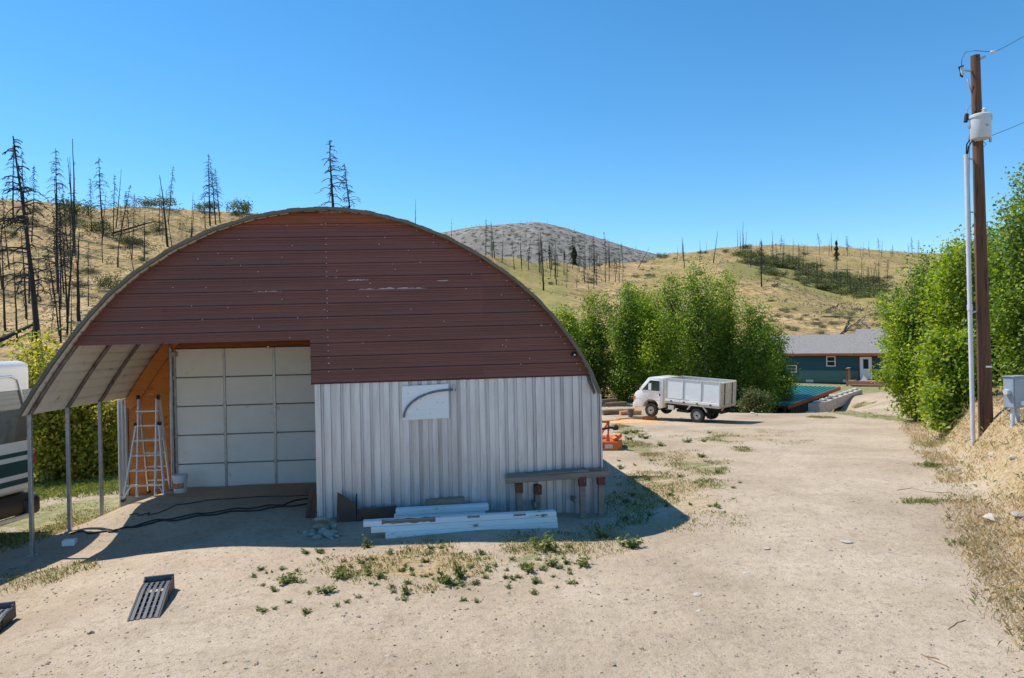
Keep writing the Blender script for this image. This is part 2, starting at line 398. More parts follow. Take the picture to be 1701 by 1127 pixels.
# far grey mountain behind the saddle
def make_mountain():
    xs = [520, 600, 690, 760, 800, 850, 895, 940, 990, 1040, 1070, 1130, 1220, 1330]
    ys = [440, 415, 396, 384, 378, 376, 372, 381, 397, 413, 421, 434, 455, 480]
    us = np.linspace(520, 1330, 150); top = np.interp(us, xs, ys)
    k = np.exp(-np.linspace(-2, 2, 9)**2); k /= k.sum(); top = np.convolve(np.pad(top, 4, mode='edge'), k, 'valid')
    rows = 70
    Y, U_ = np.meshgrid(np.linspace(620, 1180, rows), us, indexing='ij'); TP = np.broadcast_to(top, Y.shape)
    zt = np.array([P(u, t, 900).z for u, t in zip(us, top)])[None, :]
    X = np.array([ray(u, t).x*900 for u, t in zip(us, top)])[None, :]+0*Y
    prof = ss((Y-620)/280)*(1-.55*ss((Y-900)/280))
    Z = -10+(zt+10)*prof+(10*fbm(X*.012, Y*.012, 4, 21)+22*np.abs(fbm(X*.006+3, Y*.004, 3, 22)))*prof*(1-prof*.7)
    V = np.stack([X, Y, Z], -1).reshape(-1, 3).tolist()
    n = len(us); Fc = [(r*n+i, r*n+i+1, (r+1)*n+i+1, (r+1)*n+i) for r in range(rows-1) for i in range(n-1)]
    m = mat('mountain_scree', S(112,108,100), S(158,150,140), scale=.10, rough=.95, bump=.0, c3=S(66,70,60), c3amt=.52, c3scale=.16, spec=.1)
    o = MB().add(V, Fc).build('mountain', m, smooth=True); tag(o, 'distant rounded grey mountain with dead trees along its crest', 'mountain', kind='structure')
make_mountain()
# ------------------------------------------------------------------ arched metal shed
YAW = math.radians(5.2)
SX = Vector((math.cos(YAW), math.sin(YAW), 0)); SN = Vector((-math.sin(YAW), math.cos(YAW), 0))
ORI = P(47, 688, 11.5); ORI.z = 0
SHED_L = 13.0
def Fs(px, py, t=0.0):                       # pixel -> (s, z) on the shed's cross-section at depth t behind the front
    r = ray(px, py); o = Vector((0, 0, H))-ORI
    k = (t - o.dot(SN))/r.dot(SN)
    p = Vector((0, 0, H))+r*k
    return (p-ORI).dot(SX), p.z
def Sw(s, t, z=0): 
    p = ORI+SX*s+SN*t; return Vector((p.x, p.y, z))
def sgz(s, t): p = Sw(s, t); return gz(p.x, p.y)
galv = mat('galvanized_sheet', S(176,176,180), S(212,210,212), scale=3, rough=.38, metal=.5, bump=.06, bscale=30, stretch=(3,3,.35), c3=S(164,160,160), c3amt=.64, c3scale=5, vary=.07)
galv2 = mat('galvanized_tube', S(150,150,152), S(188,188,188), scale=9, rough=.4, metal=.7, c3=S(120,98,80), c3amt=.68, c3scale=4)
brown = mat('brown_sheet_metal', S(98,54,47), S(116,68,60), scale=1.2, rough=.42, bump=.04, bscale=14, stretch=(.35,1,2.5), c3=S(124,68,48), c3amt=.6, c3scale=1.3, vary=.10)
brown_r = mat('rust_stained_sheet_metal', S(116,60,40), S(134,78,56), scale=2.2, rough=.55, bump=.05, bscale=14, stretch=(.35,1,2.5), c3=S(152,104,84), c3amt=.62, c3scale=2.6)
rooft = mat('tan_roof_sheet', S(218,206,190), S(232,222,208), scale=2, rough=.6, c3=S(160,140,118), c3amt=.62, c3scale=3)
trimm = mat('olive_trim', S(92,86,68), S(112,104,86), scale=5, rough=.6)
bowm = mat('rusty_bow_tube', S(88,80,76), S(130,122,116), scale=9, rough=.55, metal=.5, c3=S(96,62,42), c3amt=.56, c3scale=5)
ply = mat('orange_plywood', S(186,104,34), S(208,130,54), scale=2.2, rough=.7, stretch=(1.2,1,5), bump=.05, c3=S(156,82,28), c3amt=.6, c3scale=2)
lumber_o = mat('orange_lumber', S(178,100,38), S(206,130,60), scale=3, rough=.7, stretch=(1,1,4), bump=.08)
beam_o = mat('stained_header_beam', S(136,68,28), S(176,94,42), scale=2, rough=.7, stretch=(1,4,6), bump=.08)
doorw = mat('white_door_skin', S(238,234,228), S(245,243,238), scale=3, rough=.5, bump=.05, bscale=60, c3=S(206,202,196), c3amt=.64, c3scale=2)
dark = mat('dark_gap', S(26,24,22), S(36,32,30), scale=4, rough=.9)
whitep = mat('weathered_white_paint', S(226,226,224), S(238,238,236), scale=4, rough=.6, bump=.12, bscale=20, c3=S(116,94,76), c3amt=.59, c3scale=2.4, stretch=(.6,2.5,2.5))
screwm = mat('screw_head', S(220,220,220), rough=.35, metal=.3)
shed = empty('arched_shed', ORI, (0, 0, YAW), 'large arched metal shed with brown upper gable and galvanized lower wall', 'shed')

TR = -.22                                        # the roof reaches this far in front of the gable
arch_px = [(27,694),(51,649),(85,600),(117,562),(140,527),(177,486),(213,456),(277,409),(355,372),(420,355),(490,345),(545,341),(599,344),(684,366),(750,391),(800,422),(859,462),(891,491),(921,524),(946,556),(971,593),(983,616),(991,636),(997,654)]
arch = [Fs(x, y, TR) for x, y in arch_px]
def resample(pts, n):
    p = np.array(pts); d = np.concatenate([[0], np.cumsum(np.hypot(*np.diff(p, axis=0).T))])
    for _ in range(2):                           # light smoothing, ends kept
        q = p.copy(); q[1:-1] = .25*p[:-2]+.5*p[1:-1]+.25*p[2:]; p = q
    t = np.linspace(0, d[-1], n)
    return np.stack([np.interp(t, d, p[:, 0]), np.interp(t, d, p[:, 1])], -1), d[-1]
AR, AL = resample(arch, 160)
top_i = int(np.argmax(AR[:, 1]))
def arch_x(z):                                   # left and right s of the outer arch at height z
    l = np.interp(z, AR[:top_i+1, 1], AR[:top_i+1, 0]); r = np.interp(z, AR[top_i:, 1][::-1], AR[top_i:, 0][::-1])
    return l, r
def arch_z(s): return float(np.interp(s, AR[:, 0], AR[:, 1]))
# roof sheets, ribs running front to back, each sheet lapping the next
tang = np.gradient(AR, axis=0); tang /= np.linalg.norm(tang, axis=1)[:, None]
nrm = np.stack([-tang[:, 1], tang[:, 0]], -1)   # outward (left to right travel, up is outward)
n_sheet = 15; per = 160//n_sheet
fine_t = np.linspace(0, 1, 15*24+1)
FA = np.stack([np.interp(fine_t, np.linspace(0,1,160), AR[:, k]) for k in (0,1)], -1)
FN = np.stack([np.interp(fine_t, np.linspace(0,1,160), nrm[:, k]) for k in (0,1)], -1)
for i in range(n_sheet):
    a, b = i*24, (i+1)*24
    o_ = .004 if i % 2 else 0.0
    pts = []
    for k in range(a, b+1):
        kk = (k-a) % 6
        h_ = .022 if kk in (0,) else 0.0
        pts.append(FA[k]+FN[k]*(h_+o_-.01))
    low = [p-FN[a+q]*.004 for q, p in enumerate(pts)]
    poly = [tuple(p) for p in pts]+[tuple(p) for p in low[::-1]]
    mb = MB(); n = len(poly)
    v = [(p[0], TR, p[1]) for p in poly]+[(p[0], SHED_L, p[1]) for p in poly]
    m_ = len(pts); f = []
    for q in range(m_-1):
        f.append((q, q+1, n-2-q, n-1-q)); f.append((n+q, n+n-1-q, n+n-2-q, n+q+1))
    f += [(q, n+q, n+(q+1)%n, (q+1)%n) for q in range(n)]
    mb.add(v, f).build('roof_panel', rooft, shed)
# trim strip along the front edge of the roof
mb = MB(); seg = FA[::3]; sn = FN[::3]
for q in range(len(seg)-1):
    wob = .005*math.sin(q*1.7)
    a0, a1 = seg[q]+sn[q]*(.022+wob), seg[q+1]+sn[q+1]*(.022+wob)
    b0, b1 = seg[q]-sn[q]*.035, seg[q+1]-sn[q+1]*.035
    y0, y1 = TR-.006, TR+.05
    v = [(a0[0],y0,a0[1]),(a1[0],y0,a1[1]),(b1[0],y0,b1[1]),(b0[0],y0,b0[1]),(a0[0],y1,a0[1]),(a1[0],y1,a1[1]),(b1[0],y1,b1[1]),(b0[0],y1,b0[1])]
    mb.add(v, [(0,1,2,3),(4,7,6,5),(0,4,5,1),(1,5,6,2),(2,6,7,3),(3,7,4,0)])
mb.build('roof_trim', trimm, shed)
# bows and posts of the open left bay
TD = 3.62                                        # depth of the wall with the big door
kz = Fs(47, 688, 0)[1]
for t in (.03, 1.18, 2.36):
    pts = []
    for k in range(0, 361, 6):
        p = FA[k]-FN[k]*.055
        if p[1] < kz or p[0] < 0: continue
        pts.append((p[0], t, p[1]))
    zg = sgz(0, t)
    bow_pts = [(0.0, t, kz-.02)]+[p for p in pts if p[0] > .03]
    if t > .5: bow_pts = [p for p in bow_pts]
    else: bow_pts = [(p[0], p[1], p[2]) for p in bow_pts]
    MB().tube(bow_pts, .033, 6).build('bow', bowm, shed, smooth=False)
    MB().box(-.03, .03, t-.03, t+.03, zg-.25, kz).build('post', galv2, shed, bevel=.006)
    MB().box(-.036, .036, t-.036, t+.036, kz-.42, kz-.40).build('post_sleeve', galv2, shed)
    MB().box(-.065, .065, t-.065, t+.065, zg-.02, zg+.012).build('base_plate', galv2, shed)
# brown gable: horizontal ribbed sheets clipped to the arch
zl = .5*(Fs(118,571)[1]+Fs(515,562)[1]); zr = .5*(Fs(517,640)[1]+Fs(983,622)[1])
s_not = Fs(516, 600)[0]; s_right = Fs(998, 700)[0]
TILT = .006
def prof_rows(z0, z1, pitch=.2286):
    rows = [(z0, 0.0)]
    k = math.floor(z0/pitch)
    while True:
        c = k*pitch
        for dz, dy in ((-.024,0),(-.018,-.026),(.014,-.026),(.032,0),(.085,0),(.092,-.005),(.108,-.005),(.115,0),(.146,0),(.153,-.005),(.169,-.005),(.176,0)):
            z = c+dz
            if z0 < z < z1: rows.append((z, dy))
        k += 1
        if c > z1: break
    rows.append((z1, 0.0)); return sorted(rows)
seams = [-1.0, Fs(266,500)[0], Fs(541,500)[0], Fs(800,500)[0], 20]
z = 1.6; bands = []
zz = [zr, zl, zl+.95, Fs(560, 377)[1], 9]
ztop = AR[top_i, 1]-.03
def clip_row(z, s0, s1, inset=.02):
    l, r = arch_x(z); return max(l+inset, s0), min(r-inset, s1)
for bi in range(len(zz)-1):
    z0, z1 = zz[bi], min(zz[bi+1], ztop)
    if z1 <= z0: continue
    for si in range(4):
        s0, s1 = seams[si], seams[si+1]
        if bi == 0: s0 = max(s0, s_not)
        if s1 <= s0: continue
        rows = prof_rows(z0-.02, z1)
        off = -.003*((si+bi) % 2) - .002*bi
        L_ = []
        for (zv, dy) in rows:
            a, b = clip_row(zv+TILT*2, s0, s1+.03)
            if b-a > .02: L_.append((zv, dy+off, a, min(b, clip_row(zv, s0, s1+.03)[1])))
        if len(L_) < 2: continue
        V = []; Fc = []
        for (zv, dy, a, b) in L_:
            V += [(a, dy, zv+TILT*(a-5)), (b, dy, zv+TILT*(b-5))]
        for q in range(len(L_)-1): Fc.append((2*q, 2*q+1, 2*q+3, 2*q+2))
        o = MB().add(V, Fc).build('siding_panel', brown_r if bi == 3 else brown, shed)
        md = o.modifiers.new('sheet', 'SOLIDIFY'); md.thickness = .0015; md.offset = 1
# galvanized lower wall: upright ribbed sheets
s_a, s_b = Fs(524, 760)[0], s_right
n_gal = 6; wsh = (s_b-s_a)/n_gal
rng = random.Random(4)
for i in range(n_gal):
    a, b = s_a+i*wsh, s_a+(i+1)*wsh+(.02 if i < n_gal-1 else 0)
    cs = [(a, .034)]; pitch = wsh/5.0
    for k in range(5):
        c = a+k*pitch
        cs += [(c+.004, .034), (c+.010, -.004), (c+.010+pitch*.56, -.004), (c+.016+pitch*.56, .034)]
        if k % 2 == 0: cs += [(c+.032+pitch*.56, .034), (c+.038+pitch*.56, .012), (c+.048+pitch*.56, .012), (c+.054+pitch*.56, .034)]
    cs.append((b, .034)); cs = sorted(c for c in cs if a <= c[0] <= b)
    zt = zr+.03+TILT*(0.5*(a+b)-5); off = .012+.004*(i % 2); V = []; Fc = []
    for q, (s, dy) in enumerate(cs):
        zb = sgz(s, 0)-.06
        ztop_s = min(zt, arch_z(s)-.02)
        V += [(s, dy+off, zb), (s, dy+off, ztop_s)]
    for q in range(len(cs)-1): Fc.append((2*q, 2*q+2, 2*q+3, 2*q+1))
    o = MB().add(V, Fc).build('siding_panel', galv, shed)
    md = o.modifiers.new('sheet', 'SOLIDIFY'); md.thickness = .0015; md.offset = 1
# corner flashing at the right edge
MB().box(s_right-.012, s_right+.02, -.012, .12, sgz(s_right, 0)-.1, Fs(998, 655)[1]).build('corner_flashing', galv, shed, bevel=.004)
# screw heads on both kinds of sheet
mb = MB(); rng = random.Random(9)
def scr(s, z, dy=-.03, r=.009):
    mb.lathe([(r, 0), (r*.6, -.008)], (s, dy, z), 'Y', 6)
for bi in range(26):
    zv = zr+.1+bi*.2286*.5
    if zv > ztop-.15: break
    l, r = arch_x(zv)
    for s in [Fs(541, 500)[0]+.03]+[rng.uniform(l+.3, r-.3) for _ in range(3)]+[r-.16]:
        if zv < zl and s < s_not+.1: continue
        if rng.random() < .75: scr(s, zv+TILT*(s-5)+rng.uniform(-.02, .02))
for i in range(70): scr(s_a+.1+rng.random()*(s_b-s_a-.2), rng.choice([.35, 1.0, 1.75, 2.1])+rng.uniform(-.03,.03), .003, .008)
tag(mb.build('screws', screwm, shed), kind='stuff')
# pale scrapes where paint is gone
scu = mat('bare_metal_scrape', S(196,184,178), S(150,112,100), scale=30, rough=.5, stretch=(.4,1,3))
for (x0, x1, yy, hh) in [(422,468,486,2.4),(596,712,482,3.6),(578,614,466,1.4),(726,745,467,1.6),(530,575,354,2)]:
    n = 26; V = []; rng = random.Random(x0)
    for k in range(n+1):
        x = x0+(x1-x0)*k/n; e = hh*(.25+.75*rng.random())*(math.sin(math.pi*min(1, max(.06, k/n)))**.4)
        c = yy-.02*(x-x0)+rng.uniform(-.4,.4)
        for dy in (-e, e):
            s, zq = Fs(x, c+dy); V.append((s, -.0275, zq))
    MB().add(V, [(2*k, 2*k+2, 2*k+3, 2*k+1) for k in range(n)]).build('scrape_mark', scu, shed)
# round vent hole near the right end
s, zq = Fs(953, 589)
MB().lathe([(.055, -.035), (.055, -.02), (.03, -.02), (.03, .0)], (s, 0, zq), 'Y', 14).build('vent_ring', dark, shed)
MB().lathe([(.018, -.04), (.018, -.03)], (s+.012, 0, zq-.01), 'Y', 8).build('vent_cap', screwm, shed)
# ---- wall with the big door, set back under the roof
T = TD
sl0, _ = Fs(197, 700, T); sl1, _ = Fs(214, 700, T); sd0, zdt = Fs(290, 578, T); _, zdb = Fs(400, 815, T)
sd1 = sd0+3.2; zdt = Fs(330, 579, T)[1]
zk = Fs(201, 664, T)[1]
cs = []; k = 0; a = sl0
V = []; Fc = []
for q in range(10):
    s = sl0+(sl1-sl0)*q/9; dy = (0 if q % 3 == 0 else -.03)
    V += [(s, T-.05+dy, sgz(s, T)-.1), (s, T-.05+dy, zk)]
for q in range(9): Fc.append((2*q, 2*q+2, 2*q+3, 2*q+1))
MB().add(V, Fc).build('corner_sheet', galv, shed)
def under_arch(s): return arch_z(s)-.09
pz = Fs(250, 655, T)[1]
MB().prism([(sl1+.005, sgz(sl1, T)-.1), (sd0-.09, sgz(sd0, T)-.1), (sd0-.09, pz), (sl1+.005, pz)], T-.02, T+.02).build('plywood_sheet', ply, shed)
up = [(s, under_arch(s)-.02) for s in np.linspace(sl1+.06, sd0-.09, 10)]
MB().prism([(sd0-.09, pz+.006), (sl1+.06, pz+.006)]+up, T-.02, T+.02).build('plywood_sheet', ply, shed)
# raking board that follows the arch
n = 10; top = [(s, under_arch(s)) for s in np.linspace(sl1-.12, sd0+.25, n)]
bot = [(s+.19, z-.17) for s, z in top]
MB().prism([tuple(p) for p in top]+[tuple(p) for p in bot[::-1]], T-.075, T-.024).build('rake_board', lumber_o, shed)
# header, jambs, rest of the inner wall (behind the gable)
MB().box(sd0-.09, sd1+.3, T-.065, T-.003, zdt+.01, zdt+.30).build('header_beam', beam_o, shed, bevel=.006)
MB().box(sd0-.088, sd0-.012, T-.06, T+.03, zdb-.1, zdt+.005).build('door_jamb', lumber_o, shed, bevel=.004)
MB().box(sd1+.012, sd1+.1, T-.06, T+.03, zdb-.1, zdt+.005).build('door_jamb', lumber_o, shed, bevel=.004)
ss_ = np.linspace(sd0-.05, s_right-.05, 24)
MB().prism([(s_right-.05, zdt+.302), (sd0-.05, zdt+.302)]+[(s, max(zdt+.31, arch_z(s)-.12)) for s in ss_ if arch_z(s)-.12 > zdt+.31], T-.002, T+.03).build('inner_wall', ply, shed)
MB().box(sd1+.105, s_right-.03, T-.002, T+.03, -.1, zdt+.298).build('inner_wall', ply, shed)
# floor sill under the door
MB().box(sd0-1.15, sd1+.1, T-.12, T+.2, zdb-.25, zdb-.004).build('sill', mat('grey_concrete', S(142,136,126), S(170,164,152), scale=4, rough=.9, bump=.2), shed, bevel=.01)
door = empty('garage_door', (0, 0, 0)); door.parent = shed
sec = (zdt-zdb)/5; colw = (sd1-sd0)/3
for r in range(5):
    for c in range(3):
        x0, x1 = sd0+c*colw, sd0+(c+1)*colw; z0, z1 = zdb+r*sec, zdb+(r+1)*sec
        MB().box(x0+.022, x1-.022, T-.075, T-.03, z0+.012, z1-.012).build('door_panel', doorw, door, bevel=.012, seg=2)
MB().box(sd0, sd1, T-.045, T-.005, zdb+.003, zdt-.003).build('door_backing', mat('door_joint', S(120,118,116), rough=.7), door)
for c in range(4):
    x = sd0+c*colw+(.026 if c == 0 else (-.026 if c == 3 else 0))
    for r in range(5):
        MB().box(x-.026, x+.026, T-.088, T-.04, zdb+r*sec+.014, zdb+(r+1)*sec-.014).build('stile', galv2, door, bevel=.004)
    for r in range(1, 5):
        MB().box(x-.034, x+.034, T-.1, T-.086, zdb+r*sec-.045, zdb+r*sec+.045).build('hinge', galv2, door, bevel=.004)
MB().box(sd0, sd1, T-.1, T-.03, zdb-.002, zdb+.03).build('bottom_seal', galv2, door)
# door track: upright, bend and the run towards the gable
arc = [(sd0-.05, T-.13, zdb), (sd0-.05, T-.13, zdt+.0)]+[(sd0-.05-.16*(1-math.cos(a)), T-.13, zdt+.0+.16*math.sin(a)) for a in np.linspace(.15, math.pi/2, 7)]
arc += [(sd0-.9, T-.13, zdt+.17)]
MB().tube(arc, .026, 6).build('door_track', galv2, shed)
MB().box(sd0-.035, sd0-.008, T-.14, T-.07, zdb, zdt).build('door_rail', galv2, shed)
for k in range(5):
    MB().box(sd0-.07, sd0+.0, T-.12, T-.068, zdb+.3+k*.62, zdb+.36+k*.62).build('track_bracket', galv2, shed)
MB().box(sd0-.05, sd0+.09, T-.19, T-.068, zdt-.17, zdt-.07).build('roller_plate', galv2, shed, bevel=.005)
# side and back walls
MB().box(s_right-.03, s_right, .13, SHED_L, -.5, arch_z(s_right-.05)).build('side_wall', galv, shed)
MB().box(sl0+.02, sl0+.05, T+.03, SHED_L, -.9, zk).build('side_wall', galv, shed)
bp = [(s, arch_z(s)-.05) for s in np.linspace(sl0+.1, s_right-.05, 24)]
MB().prism([(s_right-.05, -.6), (sl0+.1, -.9)]+bp, SHED_L-.06, SHED_L-.03).build('back_wall', galv, shed)

# ------------------------------------------------------------------ white board with the bent rod
def on_front(px, py, t=0): 
    s, z = Fs(px, py, t); return Sw(s, t, z)
def shed_thing(name, px, py, t, label, cat, group=None, z=None):
    s, zz_ = Fs(px, py, t); return empty(name, Sw(s, t, zz_ if z is None else z), (0, 0, YAW), label, cat, group), s, zz_
sb, s0, z0 = shed_thing('wall_board', 705, 698, 0, 'white painted square board with bent dark rod, fixed to galvanized wall', 'board')
def lo(px, py, t=0.0): s, z = Fs(px, py, t); return s-s0, z-z0
a, b, c, d = lo(667,642,-.05), lo(745,638,-.05), lo(746,695,-.05), lo(668,699,-.05)
wb = mat('white_board_paint', S(232,228,228), S(240,238,238), scale=3, rough=.6, bump=.08, stretch=(.6,1,4), c3=S(168,158,152), c3amt=.69, c3scale=7)
MB().prism([a, d, c, b], -.045, -.012).build('board_sheet', wb, sb, bevel=.003)
pts = []
for k in range(25):
    t = k/24*math.pi/2
    px = 751-(751-671)*math.cos(t); py = 694-(694-648)*math.sin(t)
    q = lo(px, py, -.07); pts.append((q[0], -.066, q[1]))
q = lo(757, 648.5, -.07); pts.append((q[0], -.06, q[1]))
MB().tube(pts, .02, 8).build('rod', mat('grey_plastic_pipe', S(92,96,108), S(120,124,134), rough=.45), sb, smooth=True, angle=.8)
q = lo(754, 646, -.07)
MB().box(q[0]-.012, q[0]+.012, -.09, -.02, q[1]-.05, q[1]+.06).build('rod_bracket', galv2, sb)
mb = MB(); rng = random.Random(3)
for k in range(7): mb.lathe([(.006,-.046),(.007,-.05)], (rng.uniform(a[0]+.1, b[0]-.1), 0, rng.uniform(d[1]+.08, a[1]-.06)), 'Y', 6)
tag(mb.build('nail_heads', mat('rusty_nail', S(90,70,60), rough=.7), sb), kind='stuff')
# ------------------------------------------------------------------ things about the shed
def G_at(px, py):
    return G(px, py)
alu = mat('ladder_aluminium', S(196,200,208), S(222,224,228), scale=8, rough=.35, metal=.75)
blackp = mat('black_plastic', S(30,31,33), S(44,45,47), scale=10, rough=.55, bump=.05)
greyp = mat('grey_plastic', S(70,74,80), S(92,96,100), scale=10, rough=.55, bump=.05)
oldwood = mat('weathered_grey_wood', S(122,104,88), S(160,142,124), scale=3, rough=.85, stretch=(.6,5,5), bump=.25, bscale=9, c3=S(92,76,62), c3amt=.6, c3scale=3)
redwood = mat('red_brown_wood', S(96,52,40), S(128,78,60), scale=4, rough=.85, stretch=(4,4,.8), bump=.25, c3=S(168,138,116), c3amt=.6, c3scale=5)
rustm = mat('rusty_sheet', S(84,60,48), S(112,82,64), scale=4, rough=.85, bump=.15, c3=S(64,48,42), c3amt=.55)
rockm = mat('grey_stone', S(138,134,124), S(178,172,160), scale=5, rough=.9, bump=.35, bscale=16, c3=S(104,102,92), c3amt=.58, c3scale=5)
rockp = mat('pale_stone', S(164,154,138), S(192,182,166), scale=5, rough=.9, bump=.3, bscale=14)
# ladder, standing as an A in front of the plywood
pb = Fs(250, 833, TD-.75); lad = empty('ladder', Sw(pb[0], TD-.75, sgz(pb[0], TD-.75)), (0, 0, YAW), 'folding aluminium stepladder standing before the orange plywood wall', 'ladder')
LH = 2.1; zg0 = 0
def rail(x0, y0, x1, y1, z0, z1, name='rail', w=.03, h=.07):
    MB().beam((x0, y0, z0), (x1, y1, z1), w, h, (0,1,0)).build(name, alu, lad, bevel=.004)
wb_, wt_ = .40, .205
for sg in (-1, 1):
    rail(sg*wb_, -.30, sg*(wt_+.02), -.05, .02, LH*.72)          # flared outer front legs
    rail(sg*(wt_-.025), -.2, sg*(wt_-.025), -.03, .06, LH-.05)   # inner section
    rail(sg*(wt_+.02), .46, sg*(wt_-.01), .05, .02, LH-.06)      # rear
    MB().lathe([(.055, -.02), (.055, .02)], (sg*(wt_-.005), 0, LH-.02), 'X', 14).build('hinge', blackp, lad)
    MB().lathe([(.04, -.03), (.04, .03)], (sg*(wt_+.03), -.06, LH*.73), 'X', 10).build('lock_knob', blackp, lad)
    MB().box(sg*wb_-.035, sg*wb_+.035, -.36, -.25, -.01, .06).build('foot', blackp, lad, bevel=.006)
    MB().box(sg*(wt_+.02)-.03, sg*(wt_+.02)+.03, .42, .5, -.01, .05).build('foot', blackp, lad, bevel=.006)
    MB().beam((sg*wb_*.98, -.29, .10), (sg*(wb_-.14), -.26, .30), .02, .02).build('brace', alu, lad)
for k in range(6):
    z = .30+k*.30; f = z/(LH*.72); hw = wb_+(wt_+.02-wb_)*min(1, f)
    y = -.30+.25*min(1, f)
    MB().beam((-hw, y, z), (hw, y, z), .07, .032).build('rung', alu, lad, bevel=.004)
for k in range(6):
    z = .28+k*.3; MB().beam((-wt_, .46-.41*z/LH, z), (wt_, .46-.41*z/LH, z), .05, .028).build('rung', alu, lad)
# paint bucket
q = Fs(300, 831, TD-.75); bk = empty('bucket', Sw(q[0], TD-.75, sgz(q[0], TD-.75)), (0, 0, YAW-.2), 'white plastic bucket with orange label beside the stepladder', 'bucket')
bw = mat('white_bucket_plastic', S(222,220,218), S(232,230,228), rough=.4)
MB().lathe([(.115,0),(.125,.006),(.138,.27),(.150,.272),(.150,.29),(.141,.292),(.143,.32),(.153,.322),(.153,.345),(.145,.348),(.148,.375),(.140,.375),(.128,.1),(.1,.02)], n=28).build('pail', bw, bk, smooth=True, angle=.6)
MB().add([( .1405*math.cos(a)*(.94+.06*z/.27), .1405*math.sin(a)*(.94+.06*z/.27), z) for z in (.10,.21) for a in np.linspace(math.radians(200), math.radians(330), 14)], [(i, i+1, 15+i, 14+i) for i in range(13)]).build('paper_label', mat('orange_label', S(206,106,52), S(218,128,72), scale=20, rough=.6, c3=S(236,228,220), c3amt=.56, c3scale=22), bk)
MB().tube([(.155*math.cos(a), -.03-.12*abs(math.sin(a))*.6-.04, .31-.17*math.sin(a)) for a in np.linspace(0, math.pi, 15)], .004, 5).build('wire_handle', galv2, bk)
# black hoses / cords on the ground by the door
def ground_cable(name, pxs, r, m, label, cat, wig=1.0):
    pts = []
    P0 = [G(x, y) for x, y in pxs]
    for i in range(len(P0)-1):
        for k in range(8):
            t = k/8; p = P0[i].lerp(P0[i+1], t); p.x += wig*.03*math.sin(i*2.1+k*.8); p.y += wig*.05*math.sin(i*1.3+k*.9)
            p.z = gz(p.x, p.y)+r*.8; pts.append(p)
    p = P0[-1]; pts.append(Vector((p.x, p.y, gz(p.x, p.y)+r*.8)))
    base = pts[0].copy()
    o = MB().tube([q-base for q in pts], r, 6).build(name, m, smooth=True, loc=base); return tag(o, label, cat)
ground_cable('hose', [(118,888),(172,888),(210,878),(285,866),(360,856),(440,848),(519,838)], .017, blackp, 'black hose on the ground, nearer of two leading to the door', 'hose')
ground_cable('hose', [(180,886),(250,868),(330,856),(410,846),(470,840),(519,826)], .014, blackp, 'black hose on the ground, farther of two leading to the door', 'hose')
ground_cable('cord', [(215,858),(245,856),(258,857),(300,838),(380,829),(519,823)], .009, blackp, 'thin dark cord along the foot of the garage door', 'cord')
# white scrap block near the front post
p = G(116, 908)
o = MB().box(-.1,.1,-.07,.07,0,.1).build('foam_block', whitep, bevel=.01, loc=p, rot=(0,0,.2)); tag(o, 'small white foam block lying by the front post', 'block')
# car ramps
def car_ramp(px, py, rz, label):
    r = empty('car_ramp', G(px, py), (0, 0, rz), label, 'car ramp', 'pair of car ramps on the dirt')
    L_, Wd, Hh = .93, .33, .14
    prof = [(0,0.004),(.56,Hh-.015),(.66,Hh),(L_-.08,Hh),(L_-.06,Hh+.03),(L_,Hh+.03),(L_+.02,0)]
    for sg in (-1, 1):
        x = sg*(Wd/2-.012)
        MB().prism([(a, b) for a, b in prof], x-.012, x+.012, 'YZ').build('side_wall', blackp, r, bevel=.004)
        MB().box(x+sg*.012, x+sg*.014, .52, .56, .03, .11).build('side_slot', dark, r)
    def deck(y): return float(np.interp(y, [p[0] for p in prof[:4]], [p[1] for p in prof[:4]]))
    for i in range(5):                                     # lengthwise bars with gaps between
        x = -Wd/2+.045+i*(Wd-.09)/4
        pts = [(x, y, deck(y)-.006) for y in (.015, .2, .4, .56, .66, L_-.085)]
        mb = MB()
        for a, b in zip(pts[:-1], pts[1:]): mb.beam(a, b, .030 if i % 2 else .036, .012)
        mb.build('tread_bar', greyp, r)
    for k in range(9):
        y = .05+k*.1
        MB().beam((-Wd/2+.02, y, deck(y)-.015), (Wd/2-.02, y, deck(y)-.015), .012, .012).build('cross_rib', greyp, r)
    MB().box(-Wd/2+.02, Wd/2-.02, .03, L_-.1, .0, .008).build('base', dark, r)
    MB().box(-Wd/2, Wd/2, L_-.02, L_+.0, .03, Hh+.055).build('stop_lip', greyp, r, bevel=.006)
    return r
car_ramp(238, 1030, math.radians(17), 'black slotted plastic car ramp lying alone in the open dirt')
car_ramp(-62, 1086, math.radians(17), 'black plastic car ramp cut off by the left picture edge')
